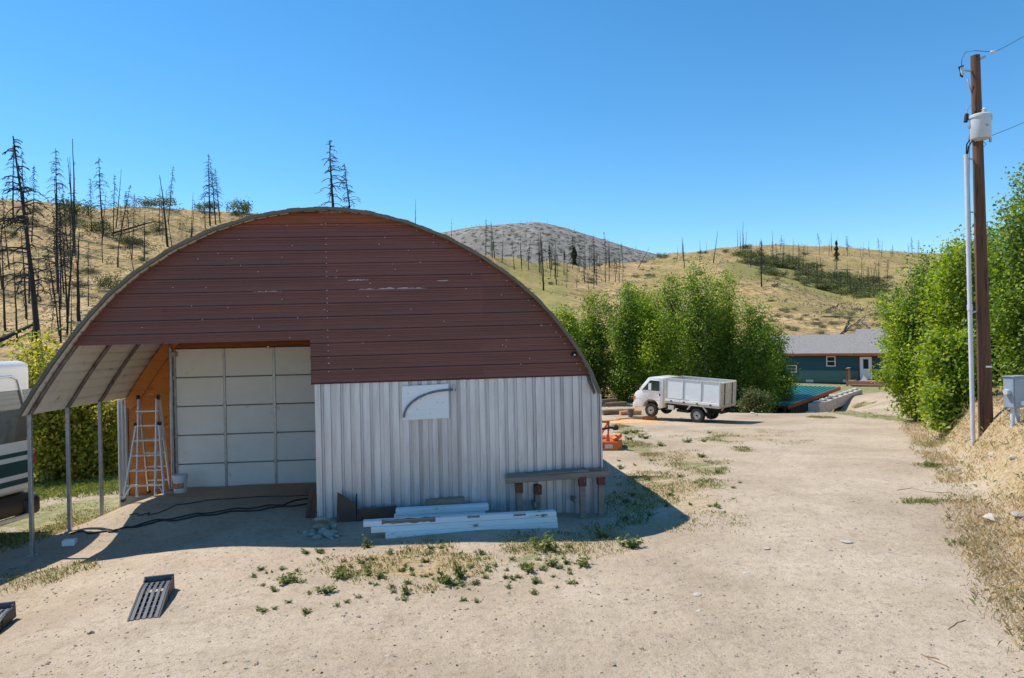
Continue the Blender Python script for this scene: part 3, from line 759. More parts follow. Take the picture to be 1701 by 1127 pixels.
# sawhorse table against the wall: planks on four posts
q0 = G(930, 862); sh = empty('plank_bench', q0, (0, 0, YAW+.02), 'rough plank bench on square wooden legs against the galvanized wall', 'bench')
inv = Matrix.Translation(q0) @ Matrix.Rotation(YAW+.02, 4, 'Z'); inv = inv.inverted()
def B(px, py, t): s, z = Fs(px, py, t); return inv @ Sw(s, t, z)
a, b = B(840, 799, -.32), B(1012, 787, -.32)
a2, b2 = B(846, 793, -.14), B(985, 783, -.14)
MB().beam(a, b, .05, .10).build('plank', oldwood, sh, bevel=.006)
MB().beam((a.x+.05, a.y+.16, a.z+.045), (b.x-.35, b.y+.15, b.z+.05), .24, .045).build('plank', oldwood, sh, bevel=.006)
MB().beam((a.x+.35, a.y+.34, a.z+.05), (b.x+.06, b.y+.31, b.z+.03), .14, .04).build('plank', oldwood, sh, bevel=.006)
for (px, ptop, pbot, t, kx) in [(862,803,852,-.28,.05),(893,806,846,-.06,.0),(967,792,862,-.30,.03),(998,790,858,-.22,.0)]:
    tp = B(px, ptop, t); bt = B(px+kx*40, pbot, t-.04); w_ = inv @ Vector((0,0,0)); 
    wp = inv.inverted() @ bt; bt.z = gz(wp.x, wp.y)-q0.z-.02
    MB().beam(bt, tp, .10, .09, (0,1,0)).build('leg', oldwood, sh, bevel=.006)
    MB().box(tp.x-.065, tp.x+.065, tp.y-.062, tp.y+.062, tp.z-.16, tp.z+.0).build('leg_cap', redwood, sh, bevel=.005)
for (x, y0, y1, z) in [(B(955,845,-.3).x, -.02, .28, .3),(B(888,845,-.3).x, 0, .3, .25)]:
    MB().beam((x, y0, z), (x, y1+.1, z-.05), .03, .08).build('brace', oldwood, sh)
# stack of white painted timbers
def timber(pa, pb, w_, h_, m, label, lift=0.0, name='timber', cat='timber', group=None):
    a, b = Vector(pa), Vector(pb); c = (a+b)/2
    d = b-a; rz = math.atan2(d.y, d.x); L_ = d.length
    o = MB().box(-L_/2, L_/2, -w_/2, w_/2, 0, h_).mesh(name, m, .008)
    ob = link(name, o, None, (c.x, c.y, c.z+lift), (0, -math.asin(max(-1, min(1, d.z/L_))), rz)); return tag(ob, label, cat, group)
ga, gb = G(640, 895), G(925, 876)
def lift_pt(p, dz, dx=0, dy=0): return Vector((p.x+dx, p.y+dy, p.z+dz))
h_ = .088
timber(lift_pt(ga,.0), lift_pt(gb,.0), .14, h_, whitep, 'white painted timber, bottom of the front stack of three')
timber(lift_pt(ga,.0,-.22,.01), lift_pt(gb,.0,-.01,.01), .14, h_, whitep, 'chipped white timber, middle of the front stack of three', h_+.003)
tt_ = timber(lift_pt(ga,.0,-.34,.03), lift_pt(gb,.0,-.02,.02), .15, h_*.95, whitep, 'peeling white timber with bare brown patch, top of the stack of three', 2*h_+.006)
lt_ = (gb-ga).length/2+.1
bare = mat('bare_brown_wood', S(120,96,82), S(150,126,110), scale=6, rough=.9, stretch=(.5,4,4), bump=.2)
for (x0, x1, zt0, zt1, dep, seed_) in [(.22,1.05,.25,1.0,.10,1),(1.55,1.75,.6,1.0,.03,2),(2.3,2.5,.5,.9,.02,3),(-.0+2.75,2.86,.3,.6,.0,4)]:
    rg_ = random.Random(seed_); n_ = 14; zz0 = h_*.95
    up_e = [(x0+(x1-x0)*k/n_-lt_, zz0*(zt1 if zt1 < 1 else .985)) for k in range(n_+1)]
    lo_e = [(x, zz0*(zt0+(.35*rg_.random())*(zt1-zt0))) for x, _ in up_e]
    MB().prism(up_e+lo_e[::-1], -.0765, -.0745).build('bare_patch', bare, tt_)
    if dep: MB().prism([(x, -.066) for x, _ in up_e]+[(x, -.066+dep*(.3+.7*rg_.random())) for x, _ in up_e[::-1]], zz0-.001, zz0+.0012, 'XY').build('bare_patch', bare, tt_)
p_, d_ = G(640, 895), (gb-ga).normalized()
for (f, n_) in ((.08, 'left'), (.85, 'right')):
    c_ = ga.lerp(gb, f)
ga2, gb2 = Sw(Fs(655,868,-.38)[0], -.38, 0), Sw(Fs(806,862,-.33)[0], -.33, 0)
for k, (dx, lab) in enumerate([(0, 'short white timber lying behind the stack of three, lower one'), (.03, 'short white timber behind the stack of three, upper one with a small peg')]):
    a_, b_ = Vector((ga2.x+dx, ga2.y, gz(ga2.x, ga2.y))), Vector((gb2.x+dx*2, gb2.y, gz(gb2.x, gb2.y)))
    timber(a_, b_, .17, .10, whitep, lab, k*.103)
ga3, gb3 = Sw(Fs(708,840,-.08)[0], -.10, 0), Sw(Fs(772,838,-.08)[0], -.10, 0)
timber((ga3.x, ga3.y, gz(ga3.x, ga3.y)+.0), (gb3.x, gb3.y, gz(gb3.x, gb3.y)+.0), .12, .26, oldwood, 'grey weathered board on edge between wall and white timbers', 0, 'board', 'board')
ga3, gb3 = Sw(Fs(596,868,-.2)[0], -.26, 0), Sw(Fs(660,864,-.2)[0], -.20, 0)
timber((ga3.x, ga3.y, gz(ga3.x, ga3.y)), (gb3.x, gb3.y, gz(gb3.x, gb3.y)), .05, .20, rustm, 'dark rusty metal channel lying left of the short white timbers', 0, 'metal_channel', 'channel')
# leaning rusty plate
c = Fs(575, 886, -.30); pl = empty('steel_plate', Sw(c[0], -.28, sgz(c[0], -.28)), (math.radians(-12), 0, YAW), 'brown rusty steel plate with cut corner leaning on the wall', 'plate')
MB().prism([(-.16,-.01),(.19,-.01),(.16,.30),(-.15,.50)], -.006, .006).build('plate_sheet', rustm, pl)
MB().box(.165,.185,-.012,-.0065,.0,.46).build('plate_edge', dark, pl)
# two boards leaning in the corner by the opening
for (x, lab, l_) in [(519,'brown board leaning in the corner left of the galvanized wall',.42),(514,'dark board leaning at the door opening, behind the brown one',.5)]:
    c = Fs(x, 872, .1); o = MB().box(-.05,.05,-.012,.012,0,l_).build('leaning_board', rustm if x == 514 else redwood, loc=Sw(c[0]-.02, .1, sgz(c[0], .1)-.01), rot=(0, math.radians(9), YAW), bevel=.003)
    tag(o, lab, 'board')
# stones
def stone_mesh(seed, m, flat=.6, sub=2):
    bm = bmesh.new(); bmesh.ops.create_icosphere(bm, subdivisions=sub, radius=.5)
    r = random.Random(seed); off = Vector((r.uniform(-50,50), r.uniform(-50,50), r.uniform(-50,50)))
    from mathutils import noise as mn
    cuts = [(Vector((r.uniform(-1,1), r.uniform(-1,1), r.uniform(-1,1))).normalized(), r.uniform(.26,.42)) for _ in range(9)]
    for v in bm.verts:
        for (nn, dd) in cuts:
            k = v.co.dot(nn)-dd
            if k > 0: v.co -= nn*k*.85
        v.co += v.co.normalized()*mn.noise(v.co*3+off)*.09
        v.co.z *= flat
    me = bpy.data.meshes.new('stone'); bm.to_mesh(me); bm.free(); me.materials.append(m); me.shade_smooth(); me.set_sharp_from_angle(angle=.5)
    return me
STG = [stone_mesh(k, rockm, .65) for k in range(5)]; STP = [stone_mesh(20+k, rockp, .6) for k in range(4)]
def stone(px, py, wpx, label, group=None, meshes=STG, lift=0, sq=1.0, seed=0, tilt=.3):
    p = G(px, py); sz = wpx/F_PX*p.y; r = random.Random(seed+int(px*7+py))
    o = link('stone', r.choice(meshes), None, (p.x, p.y, p.z+lift+sz*.12), (r.uniform(-tilt,tilt), r.uniform(-tilt,tilt), r.uniform(0,6)), (sz*r.uniform(.95,1.2), sz*r.uniform(.7,1), sz*sq*r.uniform(.8,1.2)))
    return tag(o, label, 'stone', group)
pile = [(519,893,18),(526,897,16),(536,891,22),(545,893,24),(552,889,20),(531,884,22),(541,882,26),(556,882,18),(508,889,14),(500,887,10),(551,897,12),(560,894,12),(566,891,10),(494,884,9),(549,880,20),(522,886,15)]
for i, (x, y, s_) in enumerate(pile):
    stone(x, y, s_, 'grey rock in the little heap by the corner of the galvanized wall', 'rocks heaped at the wall corner', STG, lift=(.05 if y < 886 and 525 < x < 558 else 0), seed=i, tilt=.9, sq=.9)
stone(534, 884, 40, 'largest mossy green-grey rock on top of the small rock heap', None, STG, lift=.13, sq=.55, seed=5, tilt=.5)
stone(1650, 866, 30, 'round tan boulder at the foot of the grassy bank', None, STP, sq=.9, seed=2, tilt=.1)
stone(1692, 860, 30, 'pale grey flat rock by the right picture edge beside the round boulder', None, STG, sq=.6, seed=3)
for (x, y, s_) in [(1585,706,14),(1606,733,9),(1648,758,13),(1683,763,17),(1604,735,7),(1628,832,9),(1595,789,12),(1556,763,6),(1605,808,6),(1560,735,8),(1525,710,5),(1673,738,9)]:
    stone(x, y, s_, 'pale stone half sunk in the dry grass of the bank', 'stones on the grassy bank', STP, seed=int(x))
for (x, y, s_) in [(1273,912,16),(1157,990,20),(1405,903,20),(1161,1016,13),(642,1093,11),(828,874,9),(1622,975,10),(1240,952,13),(1315,922,10)]:
    stone(x, y, s_, 'pale stone bedded flat in the dirt drive', 'stones bedded in the drive', STP, lift=-.01, sq=.28, seed=int(y), tilt=.05)
for (x, y, s_) in [(693,926,9),(698,941,9),(686,958,7),(789,919,8),(765,920,7),(22,945,14),(35,940,12)]:
    stone(x, y, s_, 'small dark stone among the weeds before the shed', 'small stones among the weeds', STG, seed=int(y))
# loose grit and pebbles over the yard: nobody could count them
def pebbles():
    r = np.random.default_rng(7); V = []; Fc = []
    base = np.array([(1,0,0),(0,1,0),(-1,0,0),(0,-1,0),(0,0,1),(.7,.7,.45),(-.7,.7,.4),(-.7,-.7,.5),(.7,-.7,.45)])
    fs = [(0,5,4),(5,1,4),(1,6,4),(6,2,4),(2,7,4),(7,3,4),(3,8,4),(8,0,4)]
    n = 8500
    Y = 5.2*np.exp(r.random(n)*1.75); X = (r.random(n)*1.62-.81)*Y
    ok = (X < np.interp(Y, FOOT_Y, FOOT_X)+2)
    X, Y = X[ok], Y[ok]; 
    ins = ((X-ORI.x)*SN.x+(Y-ORI.y)*SN.y > -.1) & ((X-ORI.x)*SX.x+(Y-ORI.y)*SX.y < s_right+.2) & ((X-ORI.x)*SX.x+(Y-ORI.y)*SX.y > s_not)
    X, Y = X[~ins], Y[~ins]; Z = ground(X, Y); n = len(X)
    sz = .006+.012*r.random(n)**3+.016*(r.random(n) > .985)
    a = r.random(n)*6.28
    for i in range(n):
        c, s_ = math.cos(a[i]), math.sin(a[i]); q = base*sz[i]*np.array([1, .75, .7])*(1+.25*r.standard_normal((9, 1)))
        k = len(V)
        V += [(X[i]+p[0]*c-p[1]*s_, Y[i]+p[0]*s_+p[1]*c, Z[i]+p[2]) for p in q]
        Fc += [tuple(j+k for j in f) for f in fs]
    me = bpy.data.meshes.new('pebbles'); me.from_pydata(V, [], Fc)
    me.materials.append(mat('pebble_grit', S(108,94,80), S(168,156,140), scale=3, rough=.9, c3=S(84,74,64), c3amt=.55, c3scale=2.2))
    o = link('pebbles', me); tag(o, 'loose pebbles and grit scattered over the dirt yard', 'pebbles', kind='stuff')
pebbles()
# fallen twigs on the drive
tw = mat('dry_twig', S(126,96,70), S(160,128,96), scale=8, rough=.9)
for pts, lab in [([(1490,816),(1515,812),(1540,818),(1582,820)], 'thin dry branch lying across the right side of the drive'),
                 ([(1575,1047),(1590,1037),(1604,1034)], 'short bent twig on the dirt near the lower right'),
                 ([(1560,1098),(1530,1090),(1576,1111)], 'forked dry twig at the bottom right of the drive')]:
    ground_cable('twig', pts, .005, tw, lab, 'twig', .15)
# ------------------------------------------------------------------ motorhome at the left edge
rvw = mat('motorhome_white', S(214,212,206), S(224,222,216), scale=1, rough=.3, coat=.4)
rvg = mat('motorhome_grey_tint', S(76,84,82), S(92,100,98), scale=1, rough=.12, coat=.6)
rvs = mat('dark_green_stripe', S(20,62,56), S(26,70,64), rough=.3, coat=.4)
rvb = mat('motorhome_black_skirt', S(24,25,25), S(34,35,35), rough=.4)
rub = mat('tyre_rubber', S(34,34,34), S(58,55,50), scale=6, rough=.85, c3=S(110,98,84), c3amt=.66)
redl = mat('red_lens', S(150,28,22), S(170,36,26), rough=.2, coat=.6)
orl = mat('orange_lens', S(206,92,34), S(216,110,50), rough=.2, coat=.6)
rvP = P(58, 800, 13.0); ryaw = math.radians(83)
rv = empty('motorhome', (rvP.x, rvP.y, gz(rvP.x, rvP.y)), (0, 0, ryaw), 'white motorhome with dark green stripes cut off by left edge', 'motorhome')
# local: +x runs to its far (rear) end at x = 0, body lies on +y side (left of travel)
zb, zt = .42, P(20, 600, 12.6).z-gz(rvP.x, rvP.y)
def rvbox(name, m, x0, x1, y0, y1, z0, z1, b=.0, parent=None, seg=2):
    return MB().box(x0, x1, y0, y1, z0, z1).build(name, m, parent or rv, bevel=b, seg=seg, smooth=b > 0, angle=.6)
def zrv(py): return P(30, py, 12.6).z-gz(rvP.x, rvP.y)
RL = -8.2
rvbox('body_shell', rvw, RL, 0, .0, 2.45, zrv(822), zt, .16, seg=4)
rvbox('skirt', rvb, RL+.05, -.06, .03, 2.42, zb, zrv(823)-.0, .05)
rvbox('side_window', rvg, -5.2, -.03, -.006, .06, zrv(735), zrv(648), .02)
for (y0, y1) in ((752,759),(767,789),(797,806)):
    rvbox('stripe', rvs, RL+.1, -.15, -.004, .05, zrv(y1), zrv(y0))
rvbox('chrome_strip', alu, RL+.1, -.06, .005, .06, zrv(866), zrv(858), .008)
t_ = rvbox('tail_light', redl, -.10, .02, -.012, .2, zrv(778), zrv(758), .02); rvbox('indicator', orl, -.10, .02, -.012, .2, zrv(757), zrv(752), .01)
rvbox('rear_bumper', rvb, -.25, .16, -.01, 2.46, .35, .72, .1, seg=3)
rvbox('roof_marker', redl, -1.5, -1.36, .04, .16, zt-.015, zt+.05, .02)
MB().tube([(RL+.5, -.012, zt-.28), (-.5, -.012, zt-.28), (-.36, -.012, zt-.34), (-.15, -.012, zt-1.1)], .022, 6).build('awning_arm', alu, rv, smooth=True)
for x in (-2.6, -6.9):
    wz = empty('wheel', (x, .18, .41)); wz.parent = rv
    MB().lathe([(.2,-.13),(.38,-.13),(.41,-.09),(.41,.09),(.38,.13),(.2,.13)], axis='Y', n=28, ring=True).build('tyre', rub, wz, smooth=True, angle=.7)
    MB().lathe([(.21,-.10),(.21,-.08),(.10,-.06),(.10,-.12),(.0,-.12)], axis='Y', n=20).build('rim', alu, wz)
    wz2 = copy_tree(wz, rv); wz2.location = (x, 2.27, .41)

# ------------------------------------------------------------------ small white truck
tw_ = mat('truck_white_paint', S(228,228,226), S(236,236,234), scale=2, rough=.32, coat=.4, c3=S(206,200,188), c3amt=.7)
tgrey = mat('truck_dirty_cream', S(190,182,164), S(208,200,184), scale=3, rough=.6, c3=S(150,124,88), c3amt=.62, c3scale=4)
tpan = mat('truck_side_panel', S(226,227,226), S(234,235,234), scale=2, rough=.5, c3=S(198,176,130), c3amt=.66, c3scale=3, stretch=(1,1,2))
tfr = mat('truck_frame_grey', S(178,178,172), S(204,204,198), scale=4, rough=.55)
glassd = mat('dark_window_glass', S(34,46,48), S(48,62,64), scale=2, rough=.06, spec=.8)
chas = mat('black_chassis', S(26,25,24), S(44,40,36), scale=6, rough=.8)
rimm = mat('steel_rim', S(150,146,138), S(180,176,168), scale=5, rough=.5, metal=.4, c3=S(110,92,74), c3amt=.62)
HD = math.radians(180-40)                       # heading: left and away
rw = P(1158, 702, 29.5); fwd = Vector((math.cos(HD), math.sin(HD), 0)); lft = Vector((-fwd.y, fwd.x, 0))
# the near (left) wheels stand on y=+.70; put the rear one on the measured point
org = Vector((rw.x, rw.y, 0)) - lft*.74
rz_ = gz(rw.x, rw.y); fz_ = gz(rw.x+fwd.x*2.2, rw.y+fwd.y*2.2)
tr = empty('flatbed_truck', (org.x, org.y, rz_), (0, -math.radians(3.4), HD), 'small white cab-over truck with tall panelled box bed by the trees', 'truck')
tr.rotation_mode = 'XYZ'
TW = .80
def tb(name, m, x0, x1, y0, y1, z0, z1, b=0., parent=None, seg=2):
    return MB().box(x0, x1, y0, y1, z0, z1).build(name, m, parent or tr, bevel=b, seg=seg, smooth=b > .01, angle=.6)
# rear axle at x=0, front axle at x=2.2; cab from x=1.62 to 3.08
def arc(cx, cz, r, a0, a1, n=9): return [(cx+r*math.cos(a), cz+r*math.sin(a)) for a in np.linspace(a0, a1, n)]
cabp = [(1.62,.46),(1.62,1.72),(1.68,1.775),(2.25,1.775),(2.36,1.74),(2.86,1.14),(3.00,1.02),(3.05,.88),(3.06,.42),(2.62,.40)]+arc(2.2,.40,.40,0,math.pi,11)+[(1.78,.42)]
cab = MB().prism(cabp, -TW, TW).build('cab', tw_, tr, bevel=.03, seg=2, smooth=True, angle=.7)
for sg in (-1, 1):
    y = sg*(TW+.004)
    win = [(1.76,1.17),(1.78,1.64),(2.26,1.64),(2.66,1.17)]
    w_o = MB().prism(win, min(y, y-sg*.02), max(y, y-sg*.02)).build('side_window', glassd, tr)
    mb = MB()
    for a, b in zip(win, win[1:]+win[:1]): mb.beam((a[0], y, a[1]), (b[0], y, b[1]), .012, .03, (0,1,0))
    mb.build('window_frame', tw_, w_o)
    MB().beam((2.10, y, 1.17), (2.10, y, 1.64), .012, .025, (1,0,0)).build('window_post', chas, w_o)
    tb('door_handle', chas, 1.74, 1.80, y-.012, y+.012, .98, 1.07, .004)
    tb('door_seam', tfr, 1.80, 2.66, y-.003, y+.001, .905, .915)
    tb('belt_moulding', tfr, 1.66, 3.02, y-.004, y+.002, .78, .79)
    tb('mirror_arm', chas, 2.74, 2.76, min(y, y+sg*.16), max(y, y+sg*.16), 1.28, 1.30)
    tb('mirror', chas, 2.72, 2.78, min(y+sg*.1, y+sg*.24), max(y+sg*.1, y+sg*.24), 1.16, 1.36, .01)
    tb('headlight', redl if False else orl, 2.98, 3.075, min(sg*.62, sg*.806), max(sg*.62, sg*.806), .70, .87, .012)
tb('window_notice', tw_, 2.20, 2.34, TW+.005, TW+.009, 1.20, 1.50)
ws = [(2.87,1.135),(2.38,1.725)]
MB().add([(2.885,-.68,1.135),(2.885,.68,1.135),(2.40,.62,1.715),(2.40,-.62,1.715)], [(0,1,2,3)]).build('windscreen', glassd, tr)
tb('front_bumper', tw_, 2.92, 3.11, -TW-.005, TW+.005, .34, .58, .04, seg=3)
tb('cab_back_strip', tgrey, 1.53, 1.62, -TW+.02, TW-.02, .52, 1.78, .01)
# chassis
tb('chassis_rail', chas, -.95, 2.9, -.42, -.30, .46, .62); tb('chassis_rail', chas, -.95, 2.9, .30, .42, .46, .62)
tb('underbody', chas, -.9, 1.6, -.62, .62, .62, .72); tb('tool_box', alu, 1.12, 1.40, .56, .72, .42, .62, .01)
tb('fuel_tank', chas, .5, 1.0, -.7, -.4, .36, .6, .03); tb('spare_tray', chas, .48, 1.05, .2, .6, .34, .46, .02)
tb('axle', chas, -.05, .05, -.66, .66, .25, .35); tb('axle', chas, 2.15, 2.25, -.66, .66, .25, .35)
# box bed
bx0, bx1, bz0, bz1 = -1.0, 1.50, .78, 1.80
tb('bed_floor', tgrey, bx0, bx1, -TW-.02, TW+.02, .70, .80, .008)
for sg in (-1, 1):
    y = sg*(TW-.01)
    pw = (bx1-bx0)/3
    for k in range(3):
        tb('side_panel', tpan, bx0+k*pw+.03, bx0+(k+1)*pw-.03, y-.012, y+.012, bz0+.16, bz1-.05)
    for k in range(4):
        x = bx0+k*pw; x = min(max(x, bx0+.022), bx1-.022)
        tb('side_post', tfr, x-.022, x+.022, y-.035, y+.035, bz0+.02, bz1, .004)
    tb('top_rail', tgrey, bx0, bx1, y-.03, y+.03, bz1-.045, bz1+.004, .004)
    tb('lower_rail', tfr, bx0, bx1, y-.028, y+.028, bz0+.14, bz0+.175, .004)
    tb('drop_side', tpan, bx0+.01, bx1-.01, y-.016+sg*.03, y+.016+sg*.03, bz0+.02, bz0+.12, .004)
    for k in range(4): tb('latch', chas, bx0+.35+k*.6, bx0+.43+k*.6, y+sg*.04-.01, y+sg*.04+.02*sg+.012, bz0+.01, bz0+.06)
for k in range(2):
    y0 = -TW+.02+k*(TW-.01); tb('rear_door', tgrey, bx0-.02, bx0+.02, y0+.015, y0+TW-.035, bz0-.02, bz1-.03, .006)
    for zz_ in (bz0+.02, bz0+.52, bz1-.08): tb('door_brace', tgrey, bx0-.045, bx0-.018, y0+.02, y0+TW-.04, zz_, zz_+.05)
    tb('door_bar', rustm, bx0-.05, bx0-.02, y0+TW/2-.02, y0+TW/2+.02, bz0, bz1-.05)
for y in (-TW+.01, TW-.01): tb('rear_post', tgrey, bx0-.03, bx0+.03, y-.03, y+.03, bz0-.05, bz1, .004)
tb('front_bulkhead', tgrey, bx1-.02, bx1+.02, -TW+.02, TW-.02, bz0, bz1)
tb('rear_bumper_beam', chas, -1.05, -.97, -.7, .7, .48, .60, .01); tb('tow_hitch', chas, -1.3, -.97, -.1, .1, .50, .60)
tb('mud_flap', chas, -.46, -.44, .44, .76, .22, .55); tb('rear_lamp', orl, -1.06, -1.03, .52, .72, .62, .72)
# rear mudguard: bent strap over the wheel
mg = [(.44,.52),(.30,.72),(-.26,.72),(-.44,.50)]
for sg in (-1, 1):
    mb = MB()
    for a, b in zip(mg[:-1], mg[1:]): mb.beam((a[0], sg*.76, a[1]), (b[0], sg*.76, b[1]), .16, .03, (0,0,1))
    mb.build('mudguard', tgrey, tr)
def wheel(x, y, r, wd, sg):
    wz = empty('wheel', (x, y, r)); wz.parent = tr
    MB().lathe([(r*.58,-wd/2),(r*.93,-wd/2),(r,-wd*.33),(r,wd*.33),(r*.93,wd/2),(r*.58,wd/2)], axis='Y', n=28, ring=True).build('tyre', rub, wz, smooth=True, angle=.7)
    MB().lathe([(r*.6,sg*wd*.40),(r*.5,sg*wd*.18),(r*.3,sg*wd*.12),(r*.26,sg*wd*.42),(r*.1,sg*wd*.45)], axis='Y', n=20).build('rim', rimm, wz, smooth=True, angle=.5)
    MB().lathe([(r*.14,sg*wd*.46),(r*.12,sg*wd*.6)], axis='Y', n=10).build('hub', chas, wz)
for sg in (-1, 1):
    wheel(2.2, sg*.70, .30, .18, sg); wheel(0, sg*.70, .31, .24, sg)

# ------------------------------------------------------------------ orange rotary cutter behind the shed corner
orm = mat('orange_implement_paint', S(206,98,26), S(222,118,44), scale=4, rough=.45, c3=S(150,76,34), c3amt=.66, c3scale=5)
mo_c = G(1030, 747); mo = empty('rotary_cutter', (mo_c.x-.62, mo_c.y+.55, mo_c.z), (0, 0, math.radians(-8)), 'orange tractor rotary cutter half hidden behind the shed corner', 'mower')
dk = [(-.75,-.70),(.62,-.70),(.74,-.45),(.74,.55),(.45,.8),(-.45,.8),(-.75,.55)]
MB().prism(dk, .22, .25, 'XY').build('deck_top', orm, mo, bevel=.004)
mb = MB()
for a, b in zip(dk, dk[1:]+dk[:1]): mb.beam((a[0],a[1],.13), (b[0],b[1],.13), .02, .24)
mb.build('deck_skirt', orm, mo)
for sg in (-.35, .35):
    MB().beam((sg, -.5, .25), (sg+.03, -.42, .82), .05, .05).build('lift_arm', orm, mo, bevel=.004)
    MB().beam((sg+.03, -.42, .82), (sg*.4, .5, .30), .05, .04).build('top_brace', orm, mo, bevel=.004)
    MB().prism([(sg-.06,.25),(sg+.06,.25),(sg+.03,.45),(sg-.03,.45)], -.56, -.50).build('hitch_lug', orm, mo, bevel=.004)
    MB().beam((sg+.18, -.45, .27), (sg+.35, -.3, .42), .16, .10).build('side_bracket', orm, mo, bevel=.01)
MB().beam((-.38, -.42, .82), (.41, -.42, .80), .05, .06).build('head_bar', orm, mo, bevel=.004)
MB().box(-.18,.18,-.1,.26,.25,.45).build('gearbox', orm, mo, bevel=.03)
MB().tube([(-.5,-.3,.48),(.0,-.42,.56),(.52,-.55,.66)], .035, 10).build('drive_shaft', blackp, mo, smooth=True)
MB().lathe([(.05,0),(.085,.06),(.075,.16),(.04,.18)], (.48,-.55,.65), 'X', 12).build('shaft_yoke', blackp, mo)
def flat_text(body, size, m, parent, loc, rot, name='lettering'):
    cu = bpy.data.curves.new(name, 'FONT'); cu.body = body; cu.size = size; cu.extrude = .0008; cu.align_x = 'LEFT'; cu.resolution_u = 3
    t = bpy.data.objects.new(name, cu); COL.objects.link(t)
    me = bpy.data.meshes.new_from_object(t.evaluated_get(bpy.context.evaluated_depsgraph_get())); me.name = name
    bpy.data.objects.remove(t); me.materials.clear(); me.materials.append(m)
    return link(name, me, parent, loc, rot)
flat_text('WOODS', .17, mat('black_lettering', S(30,22,18), rough=.6), mo, (-.42, -.7125, .08), (math.pi/2, 0, 0))
MB().box(.26,.48,-.7135,-.7105,.07,.19).build('white_plate', mat('white_sticker', S(226,220,210), S(180,170,160), scale=30, rough=.5), mo)
# lumber, logs and offcuts by the truck's nose
bark = mat('log_bark', S(104,84,66), S(140,116,92), scale=6, rough=.9, bump=.3, stretch=(.6,4,4))
fresh = mat('fresh_cut_wood', S(190,134,84), S(208,156,106), scale=6, rough=.8, stretch=(.6,3,3))
def log(px0, py0, px1, py1, r, m, label, lift=0., Yd=None):
    a, b = G(px0, py0), G(px1, py1)
    if Yd: b = P(px1, py1, a.y+Yd); b.z = gz(b.x, b.y)
    c = (a+b)/2; d = b-a; L_ = d.length
    rng = random.Random(int(px0)); n = 8
    o = MB().tube([(-L_/2+L_*k/n, rng.uniform(-.01,.01), r+rng.uniform(-.01,.01)) for k in range(n+1)], [r*rng.uniform(.93,1.05) for _ in range(n+1)], 10).build('log', m, smooth=True, angle=.7, loc=(c.x, c.y, gz(c.x, c.y)+lift), rot=(0,0,math.atan2(d.y,d.x)))
    return tag(o, label, 'log')
log(1001,690,1053,688,.13,bark,'grey log lying behind the rotary cutter, lowest of the pile')
log(1004,684,1040,682,.12,bark,'short dark log resting on the log pile near the shed', .22)
log(999,684,1024,681,.10,bark,'grey log end topmost on the pile near the shed', .42)
log(1030,690,1064,689,.11,fresh,'cut orange-brown log in front of the truck bumper', .0)
for (a, b, w_, h_, m, lab, lf) in [((1026,697),(1052,695),.2,.05,fresh,'pale sawn board on the sawdust before the truck',0),((1052,696),(1070,697),.3,.14,oldwood,'split grey timber block lying before the front truck wheel',0),((1072,697),(1090,698),.22,.16,fresh,'short pale timber block beside the front truck wheel',0),((1000,701),(1030,699),.12,.05,oldwood,'grey plank lying behind the orange cutter',0)]:
    p, q = G(*a), G(*b); timber(p, q, w_, h_, m, lab, lf, 'timber_block', 'timber')
p = G(1048, 695); pk = MB().lathe([(.11,0),(.15,.36),(.165,.37),(.165,.39),(.14,.39),(.10,.03)], n=18).build('bucket', greyp, smooth=True, angle=.6, loc=p); tag(pk, 'dark grey bucket standing among the cut timber', 'bucket')
# sawdust spread
sd = MB(); c = G(1050, 701); n = 40; rg = random.Random(2)
V = [(0,0,.05)]+[(math.cos(2*math.pi*k/n)*1.6*rg.uniform(.75,1.15), math.sin(2*math.pi*k/n)*1.1*rg.uniform(.75,1.15), 0) for k in range(n)]
V = [(x, y, z+gz(c.x+x, c.y+y)-c.z+.006) for x, y, z in V]
sd.add(V, [(0, 1+k, 1+(k+1)%n) for k in range(n)])
o = sd.build('sawdust', mat('orange_sawdust', S(204,146,88), S(216,176,126), scale=9, rough=.95, bump=.3), loc=c); tag(o, 'orange sawdust spread over the dirt by the truck', 'sawdust', kind='stuff')

# ------------------------------------------------------------------ teal house with porch
teal = mat('teal_siding_paint', S(28,72,82), S(36,84,92), scale=1.5, rough=.6, stretch=(.3,1,3))
teal2 = mat('grey_green_siding_paint', S(76,108,102), S(90,122,114), scale=1.5, rough=.65, stretch=(.3,1,3))
shing = mat('grey_shingle', S(112,108,104), S(146,140,134), scale=7, rough=.95, bump=.4, bscale=20)
fasc = mat('rust_fascia', S(148,70,42), S(170,88,56), scale=3, rough=.6)
dbrown = mat('dark_brown_trim', S(84,54,42), S(104,70,54), scale=3, rough=.7)
deckm = mat('cedar_deck', S(140,104,78), S(166,130,102), scale=3, rough=.8, stretch=(.5,4,4))
HY = 58.0; HYAW = math.radians(-34)
HO = P(1437, 632, HY); HX = Vector((math.cos(HYAW), math.sin(HYAW), 0)); HN = Vector((-math.sin(HYAW), math.cos(HYAW), 0))
def Hs(px, py, t=0.0):
    r = ray(px, py); o = Vector((0,0,H))-Vector((HO.x, HO.y, 0)); k = (t-o.dot(HN))/r.dot(HN)
    p = Vector((0,0,H))+r*k; return (p-HO).dot(HX), p.z-zG
zG = gz(HO.x, HO.y)
ho = empty('house', (HO.x, HO.y, zG), (0, 0, HYAW), 'single-storey teal house with grey shingle roof and white door', 'house')
sL, sR = Hs(1268, 610)[0], Hs(1545, 610)[0]
zB = Hs(1400, 636)[1]; zE = Hs(1420, 588)[1]; zM = Hs(1370, 616)[1]
